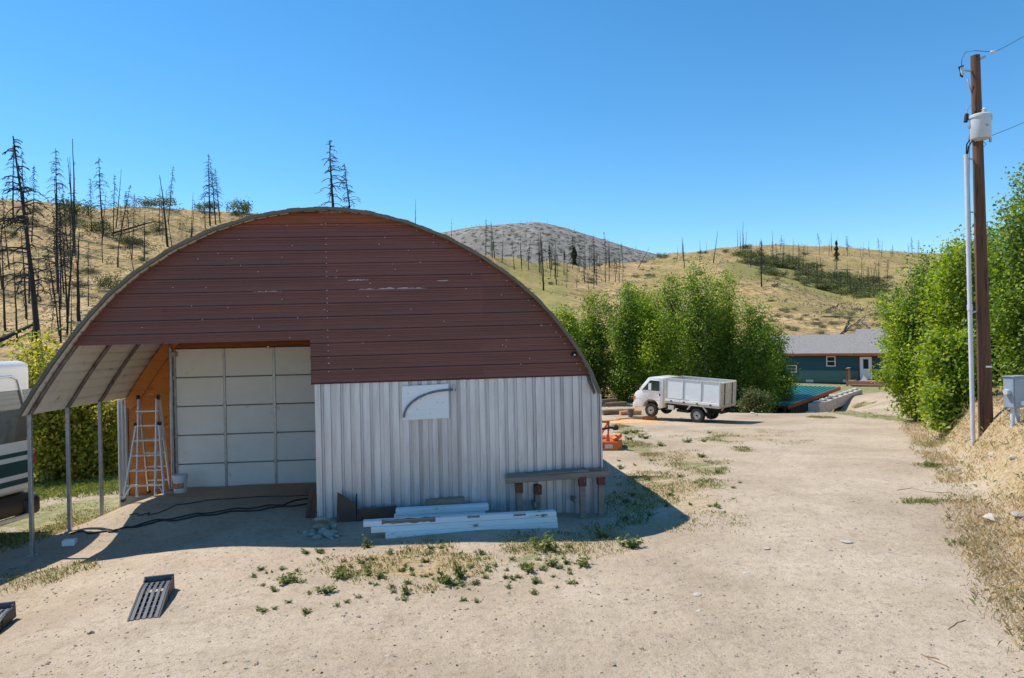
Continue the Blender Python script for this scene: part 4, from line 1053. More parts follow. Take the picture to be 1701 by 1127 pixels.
def hb(name, m, x0, x1, y0, y1, z0, z1, b=0, parent=None): return MB().box(x0, x1, y0, y1, z0, z1).build(name, m, parent or ho, bevel=b)
DEP = 7.6
sdoor = Hs(1428, 600)[0]
def lap_wall(name, m, x0, x1, z0, z1, y, course=.17):
    mb = MB(); z = z0
    while z < z1-.02:
        zt_ = min(z+course, z1)
        mb.add([(x0,y-.016,z),(x1,y-.016,z),(x1,y,zt_),(x0,y,zt_),(x0,y,z),(x1,y,z)], [(0,1,2,3),(0,4,5,1)])
        z = zt_
    return mb.build(name, m, ho)
hb('foundation', dbrown, sL+.02, sR-.02, .03, DEP, -.6, zB-.002)
hb('wall_core', teal, sL, sR, .004, DEP, zB, zE+.25)
lap_wall('lap_siding', teal2, sL, sdoor-.1, zB, zM, 0.0)
lap_wall('lap_siding', teal, sL, sR, zM, zE+.2, 0.0)
# roof: front slope with a step in the ridge, back slope
rx = Hs(1410, 555, 0)[0]; 
zr1 = zE+1.05
def roof_slope(name, x0, x1, zr_, yr):
    ye = -.62; ze = zE+.02
    MB().prism([(ye, ze), (yr, zr_), (DEP*2-yr*1.0+.0-(DEP*2-2*yr)*.0, ze), (DEP*2-yr, ze-.09), (yr, zr_-.1), (ye, ze-.09)], x0, x1, 'YZ').build(name, shing, ho)
yr = DEP/2
for (x0, x1, dz) in ((sL-.5, rx, .0), (rx+.003, sR+.5, .42)):
    ye, ze = -.62, zE+.06; zrr = zr1+dz+.62
    MB().prism([(ye, ze), (yr+dz*1.6, zrr), (DEP+.6, ze), (DEP+.6, ze-.1), (yr+dz*1.6, zrr-.12), (ye, ze-.1)], x0, x1, 'YZ').build('roof', shing, ho)
    hb('fascia', fasc, x0, x1, -.665, -.625, zE-.13-(.03 if dz else 0), zE+.065)
hb('soffit', fasc, sL-.45, sR+.45, -.62, .0, zE-.10, zE-.06)
for x in (sL+.05, sR-.05):
    MB().prism([(0.02, zE), (yr, zE+1.4), (DEP-.02, zE)], x-.04, x+.04, 'YZ').build('gable_wall', teal, ho)
def window(px0, py0, px1, py1, bars=True):
    a, b = Hs(px0, py1), Hs(px1, py0)
    w_ = hb('window', dbrown, a[0]-.1, b[0]+.1, -.045, -.004, a[1]-.1, b[1]+.1)
    fr = .075
    wm = mat('white_vinyl', S(226,226,226), rough=.5)
    for (x0,x1,z0,z1) in ((a[0],b[0],a[1],a[1]+fr),(a[0],b[0],b[1]-fr,b[1]),(a[0],a[0]+fr,a[1]+fr+.001,b[1]-fr-.001),(b[0]-fr,b[0],a[1]+fr+.001,b[1]-fr-.001)):
        hb('window_frame', wm, x0, x1, -.075, -.046, z0, z1, 0, w_)
    m_ = (a[1]+b[1])/2
    hb('mid_rail', wm, a[0]+fr+.001, b[0]-fr-.001, -.07, -.046, m_-.03, m_+.03, 0, w_)
    hb('pane', glassd, a[0]+fr, b[0]-fr, -.052, -.0455, a[1]+fr, b[1]-fr, 0, w_)
window(1373, 592, 1388, 609); window(1307, 607, 1324, 619); window(1468, 593, 1485, 619)
a, b = Hs(1429, 631), Hs(1448, 593)
wd_ = mat('white_entry_door', S(224,224,226), S(234,234,234), rough=.4)
hb('door_frame', dbrown, a[0]-.12, b[0]+.12, -.04, -.003, a[1], b[1]+.12)
dr = hb('door', wd_, a[0], b[0], -.075, -.041, a[1]+.02, b[1], .006)
hb('door_pane', glassd, a[0]+.26, b[0]-.24, -.084, -.0755, b[1]-1.0, b[1]-.2, 0, dr); hb('door_handle', chas, b[0]-.12, b[0]-.07, -.12, -.0755, a[1]+.95, a[1]+1.0, 0, dr)
hb('wall_lamp', dbrown, b[0]+.35, b[0]+.47, -.14, -.003, b[1]-.3, b[1]-.02)
# deck, steps and rails
zd = a[1]; dl, dr_ = Hs(1412, 635)[0], Hs(1560, 640)[0]
nb_ = 14
for k in range(10): hb('deck_board', deckm, dl, dr_, -2.0+k*.2, -2.0+k*.2+.19, zd-.06, zd-.0)
hb('deck_skirt', deckm, dl, dr_, -2.03, -2.0, zd-.32, zd-.062); hb('deck_step', deckm, dl+.4, dl+4.2, -2.4, -2.06, zd-.34, zd-.26)
for x in (dl+.06, dl+1.0 if False else dl+.06, dl+4.6, dl+6.5, dr_-.1):
    hb('deck_post', deckm, x-.06, x+.06, -1.95, -1.83, zd-.55, zd+1.0)
hb('rail_cap', deckm, dl-.05, dl+.2, -1.98, -.05, zd+1.0, zd+1.05)
hb('rail_cap', deckm, dl+4.5, dr_, -1.99, -1.80, zd+1.0, zd+1.05)
for k in range(8): hb('baluster', deckm, dl+.04, dl+.08, -1.8+k*.22, -1.76+k*.22, zd, zd+1.0)
for k in range(16): hb('baluster', deckm, dl+4.8+k*.22, dl+4.84+k*.22, -1.92, -1.88, zd, zd+1.0)
hb('corner_post', dbrown, sR-.3, sR-.1, -1.9, -1.7, zd, zE)
for px in (1345, 1407):
    s, z = Hs(px, 633); hb('foundation_vent', mat('white_vinyl2', S(206,204,200), rough=.6), s-.3, s+.3, -.03, -.003, z-.12, z+.1)
s, z = Hs(1436, 630, -1.0)
o = MB().prism([(-.28,0),(.22,0),(.1,.28),(-.02,.5),(-.12,.3)], -.03, .03).build('white_cloth', mat('white_cloth', S(232,230,228), rough=.9), loc=HO+HX*s+HN*(-1.0)+Vector((0,0,zd+zG-HO.z)), rot=(0,0,HYAW)); tag(o, 'white sheet propped on the deck before the house door', 'cloth')

# ------------------------------------------------------------------ low shed with green metal roof
gro = mat('green_metal_roof', S(34,104,92), S(44,120,106), scale=1.5, rough=.4, metal=.15)
dgr = mat('dark_green_sheet', S(46,66,58), S(60,82,72), scale=2, rough=.6)
A = P(1308, 675, 39.5); Bc = P(1395, 643.5, 44.0)
ab = Vector((Bc.x-A.x, Bc.y-A.y, 0)); abl = ab.length; gyaw = math.atan2(ab.y, ab.x)
zS = gz(A.x, A.y); gs = empty('green_roof_shed', (A.x, A.y, zS), (0, 0, gyaw), 'low sunken shed with sloping green metal roof near the road', 'shed')
zA, zBc = A.z-zS, Bc.z-zS; GW = 5.4                          # local x along the rake, y away to the left
sl_ = math.atan2(zBc-zA, abl)
def ztop_(x): return zA+(zBc-zA)*x/abl
mb = MB(); nr = 24
V = []; Fc = []
prf = []
for k in range(int(GW/.3)+1):
    y = k*.3; prf += [(y, 0), (y+.02, .035), (y+.06, .035), (y+.08, 0)]
prf = [(y, z) for y, z in prf if y <= GW]
for (y, z) in prf: V += [(-.0, y, ztop_(0)+z), (abl, y, ztop_(abl)+z)]
n = len(prf); Fc = [(2*k, 2*k+1, 2*k+3, 2*k+2) for k in range(n-1)]
for (y, z) in ((0,-.03),(GW,-.03)): V += [(0,y,ztop_(0)+z),(abl,y,ztop_(abl)+z)]
Fc.append((2*n, 2*n+2, 2*n+3, 2*n+1))
mb.add(V, Fc).build('roof_sheet', gro, gs)
MB().beam((-.02, -.025, zA-.08), (abl+.02, -.025, zBc-.08), .045, .20).build('rake_trim', fasc, gs)
MB().beam((-.05, 0, zA-.07), (-.05, GW, zA-.07), .045, .14).build('eave_trim', dbrown, gs)
def gwall(name, x0, x1, y0, y1, m): 
    MB().add([(x0,y0,-1.0),(x1,y0,-1.0),(x1,y1,-1.0),(x0,y1,-1.0),(x0,y0,ztop_(x0)-.1),(x1,y0,ztop_(x1)-.1),(x1,y1,ztop_(x1)-.1),(x0,y1,ztop_(x0)-.1)], [(0,3,2,1),(4,5,6,7),(0,1,5,4),(1,2,6,5),(2,3,7,6),(3,0,4,7)]).build(name, m, gs)
gwall('side_wall', .9, abl-.9, .3, .36, dgr); gwall('back_wall', abl-.96, abl-.9, .36, GW-.4, dgr); gwall('side_wall', .9, abl-.9, GW-.4, GW-.34, dgr)
gwall('opening_shade_sheet', .9, .96, .36, GW-.4, dark)  # near-black sheet across the open front, the shade inside put into its colour
for k in range(int((abl-1.9)/.3)):
    x = .95+k*.3; MB().box(x-.03, x+.03, .27, .3, -1.0, ztop_(x)-.12).build('batten', dgr, gs)
for y in (.33, GW-.4): MB().box(.2, .32, y-.06, y+.06, -1.0, ztop_(.2)-.11).build('roof_post', dbrown, gs)
# ------------------------------------------------------------------ concrete block retaining wall
conc = mat('cast_concrete', S(170,164,152), S(196,190,178), scale=3, rough=.9, bump=.2, c3=S(140,132,118), c3amt=.62)
p0, p1 = P(1352, 690, 38.2), P(1432, 666, 46.5)
rwall = empty('block_wall', (p0.x, p0.y, gz(p0.x, p0.y)), (0,0,math.atan2(p1.y-p0.y, p1.x-p0.x)), 'retaining wall of large pale concrete blocks beside the green-roofed shed', 'wall')
Lw = math.hypot(p1.x-p0.x, p1.y-p0.y); nbk = int(Lw/1.2)
zw = P(1352, 671, 38.2).z-gz(p0.x, p0.y)
bme = MB().box(-.595,.595,-.3,.3,0,.6).mesh('concrete_block', conc, .02); kme = MB().box(-.3,.3,-.14,.14,0,.12).mesh('block_key', conc, .04)
for k in range(nbk):
    zoff = zw-.6+ .02*k
    b_ = link('concrete_block', bme, rwall, (.6+k*1.2, 0, zoff)); link('block_key', kme, b_, (.0, 0, .598))
    if k < 2: link('concrete_block', bme, rwall, (.3+k*1.2, -.02, zoff-.605))
b_ = link('concrete_block', bme, rwall, (-.2, .1, zw-1.1)); link('block_key', kme, b_, (-.2, 0, .598))
for (x, y, s_) in [(1241,686,10),(1250,688,9),(1247,684,8),(1256,690,7)]:
    stone(x, y, s_, 'white rock in the little cluster beside the bush behind the truck', 'white rocks behind the truck', STP)

# ------------------------------------------------------------------ utility pole, conduit, transformer
pole_m = mat('creosote_pole', S(70,47,34), S(118,82,58), scale=2.5, rough=.85, stretch=(5,5,.35), bump=.3, bscale=7, c3=S(40,33,30), c3amt=.55, c3scale=2.0)
pvc = mat('grey_pvc', S(186,188,196), S(204,206,212), scale=3, rough=.45)
trg = mat('transformer_grey', S(176,182,186), S(198,202,204), scale=3, rough=.4, c3=S(150,150,148), c3amt=.66)
boxg = mat('meter_box_grey', S(142,152,164), S(160,170,180), scale=3, rough=.45, metal=.2)
PY = 16.5
def PP(px, py, dy=0.0): return P(px, py, PY+dy)
pb_ = PP(1637, 697); gzp = gz(pb_.x, pb_.y); ptop = PP(1620, 93)
up_ = empty('utility_pole', (pb_.x, pb_.y, gzp), (0,0,0), 'tall brown wooden utility pole with transformer at the right', 'utility pole')
O_ = Vector((pb_.x, pb_.y, gzp))
def U(px, py, dy=0.0): return PP(px, py, dy)-O_
a, b = U(1638, 712), U(1620, 93); a.z = -.3
nn_ = 16
MB().tube([a.lerp(b, k/nn_) for k in range(nn_+1)], [.158-.058*k/nn_ for k in range(nn_+1)], 16).build('pole_shaft', pole_m, up_, smooth=True, angle=.8)
c0, c1 = U(1616, 707), U(1605, 257); c0.z = gz(PP(1616,700).x, PP(1616,700).y)-gzp-.1
MB().tube([c0, c0.lerp(c1, .48)], .050, 12).build('conduit', pvc, up_, smooth=True, angle=.8)
MB().tube([c0.lerp(c1, .47), c0.lerp(c1, .49)], .06, 12).build('conduit_coupling', pvc, up_)
MB().tube([c0.lerp(c1, .485), c1], .050, 12).build('conduit', pvc, up_, smooth=True, angle=.8)
for py in (262, 345, 500):
    q = c0.lerp(c1, (707-py)/450); r_ = a.lerp(b, (712-py)/619); MB().beam(q, r_, .03, .03).build('standoff', galv2, up_)
q = a.lerp(b, (712-592)/619); MB().box(q.x-.07, q.x+.07, q.y-.165, q.y-.155, q.z-.02, q.z+.02).build('pole_tag', alu, up_)
# transformer can hung on the near side
tc = U(1629, 212, -.30); zt_, zb_ = U(1629,193,-.3).z, U(1629,231,-.3).z
tcan = MB().lathe([(.205,zb_-.0),(.215,zb_+.02),(.215,zt_-.05),(.235,zt_-.05),(.235,zt_),(.2,zt_+.03),(.05,zt_+.045)], (tc.x, tc.y, 0), 'Z', 28).build('transformer', trg, up_, smooth=True, angle=.5)
MB().lathe([(.05,0),(.06,.02),(.035,.05),(.06,.07),(.035,.10),(.055,.12),(.02,.16)], (tc.x+.09, tc.y, zt_+.03), 'Z', 12).build('bushing', trg, tcan, smooth=True, angle=.6)
MB().lathe([(.03,0),(.03,.1)], (tc.x-.12, tc.y, zt_+.02), 'Z', 10).build('bushing', chas, tcan)
MB().box(tc.x+.2, tc.x+.26, tc.y-.03, tc.y+.03, zt_-.10, zt_-.04).build('lug', galv2, tcan); MB().box(tc.x+.2, tc.x+.24, tc.y-.02, tc.y+.02, zb_-.08, zb_+.1).build('ground_lug', galv2, tcan)
for zq in (zt_-.15, zb_+.12): MB().box(tc.x-.08, tc.x+.08, tc.y+.18, tc.y+.34, zq-.04, zq+.04).build('hanger_bracket', galv2, tcan)
flat_text('15', .07, chas, tcan, (tc.x-.04, tc.y-.2185, (zt_+zb_)/2-.03), (math.pi/2, 0, 0), 'lettering')
wire = mat('black_wire', S(22,22,24), rough=.5); wirec = mat('copper_wire', S(150,110,84), rough=.5, metal=.3)
MB().tube([c1+Vector((0,0,-.05)), U(1606,240,-.05), U(1611,232,-.12), U(1618,230,-.2)], .016, 6).build('service_cable', wire, up_, smooth=True)
MB().tube([c1+Vector((.03,0,-.05)), U(1609,244,-.06), U(1613,237,-.14), U(1619,232,-.22)], .016, 6).build('service_cable', wire, up_, smooth=True)
# fused cutout, arms, insulators and jumpers near the top
MB().beam(U(1601,117,-.05), U(1618,119), .03, .03).build('cutout_arm', galv2, up_)
MB().tube([U(1600,110,-.08), U(1593,112,-.1), U(1596,126,-.1), U(1599,128,-.08)], .022, 8).build('fuse_cutout', chas, up_)
MB().tube([U(1598,112,-.08), U(1599,125,-.08)], .035, 8).build('cutout_insulator', trg, up_)
MB().beam(U(1618,104), U(1637,94,-.1), .05, .05).build('deadend_arm', galv2, up_)
MB().tube([U(1597,110,-.08), U(1598,98,-.06), U(1604,87,-.05), U(1620,84.5,-.06), U(1640,86,-.1), U(1649,87,-.1)], .007, 5).build('jumper_wire', wire, up_, smooth=True)
MB().tube([U(1646,87.5,-.1), U(1654,86,-.1)], .035, 8).build('line_insulator', trg, up_, smooth=True)
MB().tube([U(1607,132), U(1614,155), U(1618,172), U(1620,183,-.1)], .012, 6).build('lead_wire', wirec, up_, smooth=True)
MB().tube([U(1619,174,-.15), U(1611,176,-.15), U(1606,186,-.15), U(1606,193,-.15)], .01, 6).build('arrester_lead', wirec, up_, smooth=True)
MB().tube([U(1604,203,-.2), U(1606,190,-.18)], .045, 8).build('arrester', chas, up_); MB().beam(U(1604,198,-.2), U(1617,201,-.2), .025, .025).build('arrester_bracket', galv2, up_)
MB().tube([U(1611,205,-.1), U(1610,300,-.14), U(1617,500,-.14)], .005, 5).build('ground_wire', wire, up_)
MB().tube([U(1631,233,-.3), U(1638,240,-.2), U(1634,244,-.1), U(1628,242,-.05)], .006, 5).build('drop_loop', wire, up_)
# lines off to the next pole, out of frame
def line(pa, px, py, far, sag, label):
    b = P(px, py, far); base = pa
    pts = [pa.lerp(b, k/16)+Vector((0,0,-sag*4*(k/16)*(1-k/16))) for k in range(17)]
    o = MB().tube([p-base for p in pts], .007, 5).build('power_line', wire, loc=base); tag(o, label, 'power line')
line(PP(1654,86,-.1), 1760, 22, 21, .05, 'upper thin power line running from the pole top to the right edge')
line(PP(1646,226,-.25), 1780, 165, 23, .05, 'lower thin power line running from the transformer to the right edge')
# meter cabinet on twin pipes
mbp = P(1686, 720, 14.0); mz = gz(mbp.x, mbp.y)
me_ = empty('meter_box', (mbp.x, mbp.y, mz), (0,0,math.radians(18)), 'grey electrical meter box on two pipe legs at the right edge', 'meter box')
zt2, zb2 = P(1686,626,14).z-mz, P(1686,677,14).z-mz
MB().box(-.16,.22,-.11,.11,zb2,zt2).build('cabinet', boxg, me_, bevel=.012)
MB().box(-.14,.20,-.125,-.112,zb2+.03,zt2-.04).build('cabinet_door', boxg, me_, bevel=.005)
MB().box(-.18,.24,-.14,.12,zt2-.0,zt2+.02).build('cabinet_lid', boxg, me_)
MB().lathe([(.06,0),(.06,-.06),(.05,-.08)], (-.17,0,zb2+.32), 'X', 16).build('meter_dial', trg, me_); MB().box(.0,.1,-.16,-.126,zb2+.05,zb2+.14).build('label_plate', whitep, me_)
for x in (-.06, .08): MB().tube([(x,0,-.15),(x,0,zb2)], .04, 10).build('pipe_leg', pvc, me_, smooth=True, angle=.8)
MB().beam((-.12,.05,.28), (.2,.05,.28), .03, .04).build('cross_strut', galv2, me_)
# ------------------------------------------------------------------ foliage machinery
def quads_mesh(name, V, m, tint):
    """V: (N,4,3) leaf quads; tint: (N,) value per leaf."""
    N_ = len(V); me = bpy.data.meshes.new(name)
    me.vertices.add(N_*4); me.vertices.foreach_set('co', V.reshape(-1).astype(np.float32))
    me.loops.add(N_*4); me.loops.foreach_set('vertex_index', np.arange(N_*4, dtype=np.int32))
    me.polygons.add(N_); me.polygons.foreach_set('loop_start', (np.arange(N_)*4).astype(np.int32))
    me.update(calc_edges=True)
    a = me.attributes.new('tint', 'FLOAT', 'FACE'); a.data.foreach_set('value', np.clip(tint, 0, 1).astype(np.float32))
    me.materials.append(m); return me
def leaves(C, size, rng, aspect=.7, up=.35, droop=.0):
    N_ = len(C); 
    nrm_ = rng.standard_normal((N_, 3)); nrm_[:, 2] = np.abs(nrm_[:, 2])+up; nrm_ /= np.linalg.norm(nrm_, axis=1)[:, None]
    t = rng.standard_normal((N_, 3)); t[:, 2] -= droop; t -= nrm_*(t*nrm_).sum(1)[:, None]; t /= np.linalg.norm(t, axis=1)[:, None]
    b = np.cross(nrm_, t); s_ = np.asarray(size).reshape(-1, 1)*np.ones((N_, 1))
    fold = nrm_*s_*.12
    return np.stack([C-t*s_*.5, C+b*s_*aspect*.5+fold, C+t*s_*.55, C-b*s_*aspect*.5+fold], 1)
GREEN = leaf_mat('poplar_leaf', S(66,92,32), S(104,136,48), S(160,176,84), .48)
GREEN2 = leaf_mat('bright_poplar_leaf', S(76,104,30), S(122,152,48), S(184,192,84), .5)
BUSHL = leaf_mat('sunlit_bush_leaf', S(84,104,32), S(144,152,56), S(222,204,104), .52)
SHRUBL = leaf_mat('dull_shrub_leaf', S(66,78,40), S(92,102,56), S(130,132,80), .2, .7)
SAGE = leaf_mat('sage_leaf', S(96,98,70), S(126,124,90), S(156,150,112), .15, .8)
PINE = leaf_mat('pine_needles', S(30,48,26), S(44,62,32), S(66,82,44), .1, .7)
WEEDL = leaf_mat('weed_leaf', S(66,88,38), S(98,118,54), S(166,160,98), .3, .6)
DRYL = leaf_mat('dry_grass_blade', S(158,136,92), S(192,172,124), S(216,200,156), .25, .8)
GRASSL = leaf_mat('green_grass_blade', S(70,90,36), S(106,124,54), S(160,158,88), .3, .7)
barkm = mat('pale_poplar_bark', S(128,122,106), S(168,160,142), scale=5, rough=.85, bump=.2, c3=S(88,80,66), c3amt=.58)
charm = mat('charred_wood', S(34,32,31), S(54,50,47), scale=3, rough=.9, stretch=(2,2,.4), c3=S(88,82,76), c3amt=.62, c3scale=2)
greyw = mat('silver_dead_wood', S(74,68,64), S(112,104,98), scale=3, rough=.9, stretch=(2,2,.4))
def tree(name, base, height, rad, n, size, lm, label, cat='tree', group=None, seed=1, stems=5, lean=(0,0), low=.08, peak=.38):
    """Multi-stemmed poplar: each stem carries rising side shoots, leaves cluster on the shoots."""
    rng = np.random.default_rng(seed); root = empty(name, base, (0,0,0), label, cat, group)
    wood = MB(); C = []; W = []
    for s_ in range(stems):
        a = rng.random()*6.28; r0 = .12*rad*rng.random(); hs = height*(1-.38*rng.random()**1.3 if s_ else 1.0)
        out = rad*(.15+.55*rng.random()) if s_ else rad*.1
        ln = np.array(lean)*hs
        path = []
        for k in range(9):
            t = k/8; path.append(np.array([math.cos(a)*(r0+out*t**1.4)+ln[0]*t**1.5+.05*rng.standard_normal()*t, math.sin(a)*(r0+out*t**1.4)+ln[1]*t**1.5+.05*rng.standard_normal()*t, hs*t-.15*(k == 0)]))
        wood.tube([tuple(p) for p in path], [max(.012, .018*hs/2*(1-.88*k/8)) for k in range(9)], 5)
        P_ = np.array(path); nb = int(hs*7)
        for q in range(nb):
            t = low+(1-low)*(q+rng.random())/nb; i = min(int(t*8), 7); p0 = P_[i]+(P_[i+1]-P_[i])*(t*8-i)
            prof = (min(1, (t+.06)/peak)**.6)*(max(0, 1-t)**.62)+.10
            L_ = rad*.85*prof*(.55+.6*rng.random()); az = rng.random()*6.28; el = .35+.55*t+.25*rng.standard_normal()
            d = np.array([math.cos(az)*math.cos(el), math.sin(az)*math.cos(el), math.sin(el)])
            if q % 3 == 0 and L_ > .4: wood.tube([tuple(p0), tuple(p0+d*L_*.8)], [.016, .006], 3, cap=False)
            m_ = max(3, int(L_*14)); ts = .25+.75*rng.random(m_)
            cl = p0+d*L_*ts[:, None]; cl[:, 2] += .08*L_*ts**2
            C.append(cl); W.append(np.full(m_, L_))
    C = np.concatenate(C); k = rng.integers(0, len(C), n)
    sc_ = .11+.065*rad
    pts = C[k]+rng.standard_normal((n, 3))*sc_*np.array([1,1,.85]); pts[:, 2] = np.maximum(pts[:, 2], .05)
    tint = .5+.22*rng.standard_normal(n)+.25*(vnoise(C[k][:, 0]*1.1+9, C[k][:, 2]*1.1+C[k][:, 1], seed)-.5)
    V = leaves(pts, size*(.65+.7*rng.random(n)), rng, .75, .25, .4)
    link('trunk', wood.mesh('trunk', barkm), root); link('crown', quads_mesh('crown', V, lm, tint), root)
    return root
def gp(px, Y): 
    x = ray(px, 560).x*Y; return Vector((x, Y, gz(x, Y)))
def top_h(px, py, Y, b): return P(px, py, Y).z-b.z
mid = [  # px, depth, row of the top, radius, stems, what sets it apart
 (935,39,518,1.7,5,'leafy poplar touching the shed edge, leftmost of the trees behind the truck'),
 (985,41,486,1.9,6,'green poplar in the row behind the truck, above the log pile'),
 (1035,40,470,1.8,6,'tall green poplar behind the front half of the truck cab'),
 (1085,39,492,1.9,6,'bushy green poplar directly behind the truck cab roof'),
 (1128,42,462,1.8,6,'slim poplar rising behind the middle of the truck bed'),
 (1165,40,436,2.0,7,'tallest poplar of the group behind the truck bed'),
 (1208,41,456,1.9,6,'poplar just right of the tallest one behind the truck'),
 (1250,39,500,1.9,6,'rounded poplar behind the rear end of the truck'),
 (1285,42,545,1.7,6,'low spreading poplar whose leaves reach over the teal house'),
 (1060,45,480,2.0,6,'darker poplar at the back between the two highest crowns')]
for i, (px, Y, top, rad, st, lab) in enumerate(mid):
    b = gp(px, Y); tree('poplar_tree', b, top_h(px, top, Y, b), rad, 23000, .108, GREEN if i % 3 else GREEN2, lab, 'tree', 'poplar trees behind the truck', 11+i, st, (0,0), .02, .3)
right = [
 (1700,21.5,285,1.7,6,'tallest poplar right of the utility pole',(0,0)),
 (1655,25,385,1.7,6,'leafy poplar standing just behind the utility pole',(0,0)),
 (1590,24,395,1.6,6,'bright green poplar left of the conduit on the bank',(-.05,0)),
 (1550,26,425,1.5,6,'poplar with slim leader shoots left of the pole, set back',(0,0)),
 (1520,27,500,1.5,5,'leaning poplar reaching over the drive towards the house',(-.10,0)),
 (1505,44,480,1.8,5,'greyish poplar beyond the bank, nearest to the house porch',(-.08,0)),
 (1570,20.5,560,1.2,5,'low poplar sapling bush at the road edge below the bright poplar',(-.12,0)),
 (1745,27,350,2.0,5,'poplar at the far right edge behind the tallest one',(0,0)),
 (1630,33,420,2.0,6,'background poplar seen between conduit and pole',(0,0))]
for i, (px, Y, top, rad, st, lab, ln) in enumerate(right):
    b = gp(px, Y); tree('poplar_tree', b, top_h(px, top, Y, b), rad, 17000, .105 if Y < 30 else .13, GREEN2 if i in (2, 6, 4) else GREEN, lab, 'tree', 'poplar trees on the right bank', 51+i, st, ln, .04)
for i, (px, Y, top, rad, lab) in enumerate([
 (75,21,560,1.5,'bush rising behind the motorhome at the left edge'),(115,22,640,1.4,'sunlit bush between the first and second shed posts'),
 (150,21.5,655,1.3,'sunlit bush between the second and third shed posts'),(185,22.5,650,1.3,'sunlit bush beside the shed corner, right of the third post'),(30,26,590,1.6,'bush half hidden behind the motorhome roof'),(215,26,600,1.5,'bush behind the shed corner, mostly covered by the roof')]):
    b = gp(px, Y); tree('leafy_bush', b, top_h(px, top, Y, b), rad, 9500, .12, BUSHL, lab, 'bush', 'bushes behind the open shed bay', 81+i, 7, (0,0), .0, .25)
b = gp(1250, 36); tree('leafy_bush', b, top_h(1250, 652, 36, b), .9, 6000, .09, SHRUBL, 'feathery low bush between the truck and the green roof', 'bush', None, 95, 8, (0,0), 0, .3)
# ------------------------------------------------------------------ burnt trees
def snag_mesh(seed, h=12.0, r=.16, dense=1.0, twig=True, droop=.5, lean=.3, top=1.0):
    """a charred trunk and, apart from it, its bare drooping limbs"""
    rg = random.Random(seed); bx, by = rg.uniform(-lean, lean), rg.uniform(-lean, lean)
    pts = []; 
    for k in range(9):
        t = k/8; pts.append(Vector((bx*t*t+rg.uniform(-.03,.03), by*t*t+rg.uniform(-.03,.03), h*t-.4*(k == 0))))
    tm = MB().tube(pts, [max(.03, r*(1-t/8.6*.9)) for t in range(9)], 6).mesh('trunk', charm)
    lb = MB(); n = int(h*3.4*dense)
    for q in range(n):
        t = .25+.74*rg.random()**.75 if twig else .3+.7*rg.random(); p = pts[min(int(t*8), 7)].lerp(pts[min(int(t*8)+1, 8)], t*8-int(t*8))
        L_ = (h*.17)*(1.05-t)**.7*rg.uniform(.4, 1.2)*(1 if twig else .4)
        a = rg.random()*6.28; d = Vector((math.cos(a), math.sin(a), rg.uniform(-.1,.3)))
        br = [p, p+d*L_*.5+Vector((0,0,.02*L_)), p+d*L_*.85-Vector((0,0,droop*L_*.25)), p+d*L_-Vector((0,0,droop*L_*.6))]
        lb.tube(br, [.055, .044, .032, .018], 3, cap=False)
        if twig and L_ > .5:
            for z_ in range(3):
                s0 = br[1].lerp(br[3], rg.random()); e = s0+Vector((d.x*.3+rg.uniform(-.35,.35), d.y*.3+rg.uniform(-.35,.35), -droop*rg.uniform(.1,.5)))*L_*.7
                lb.tube([s0, e], [.028, .014], 3, cap=False)
    return tm, lb.mesh('limbs', greyw if not twig else charm)
SN_A = [snag_mesh(k, 14, .17, 1.5, True, .75, .6) for k in range(5)]        # limbs kept
SN_B = [snag_mesh(20+k, 12, .15, .35, False, .3, .35) for k in range(4)]   # nearly bare poles
def snag(px, pbase, ptop, label, group, kind='A', Y=None, seed=0, lean_px=0, thick=1.0):
    b = G(px, pbase) if Y is None else gp(px, Y)
    b.z -= .05
    h = (P(px, ptop, b.y).z-b.z); rg = random.Random(seed+int(px*13+pbase))
    tm, lm_ = rg.choice(SN_A if kind == 'A' else SN_B); k = h/(14 if kind == 'A' else 12)
    lean = math.atan2(lean_px/F_PX*b.y, h)
    kr = k*thick*(1.0 if kind == 'A' else 1.2)
    o = empty('burnt_tree', b, (0, lean, 0), label, 'burnt tree', group); yaw = rg.random()*6.28
    link('trunk', tm, o, None, (0,0,yaw), (kr, kr, k)); tag(link('limbs', lm_, o, None, (0,0,yaw), (kr, kr, k)), kind='stuff')
    return o
LG = 'burnt trees on the left hillside'
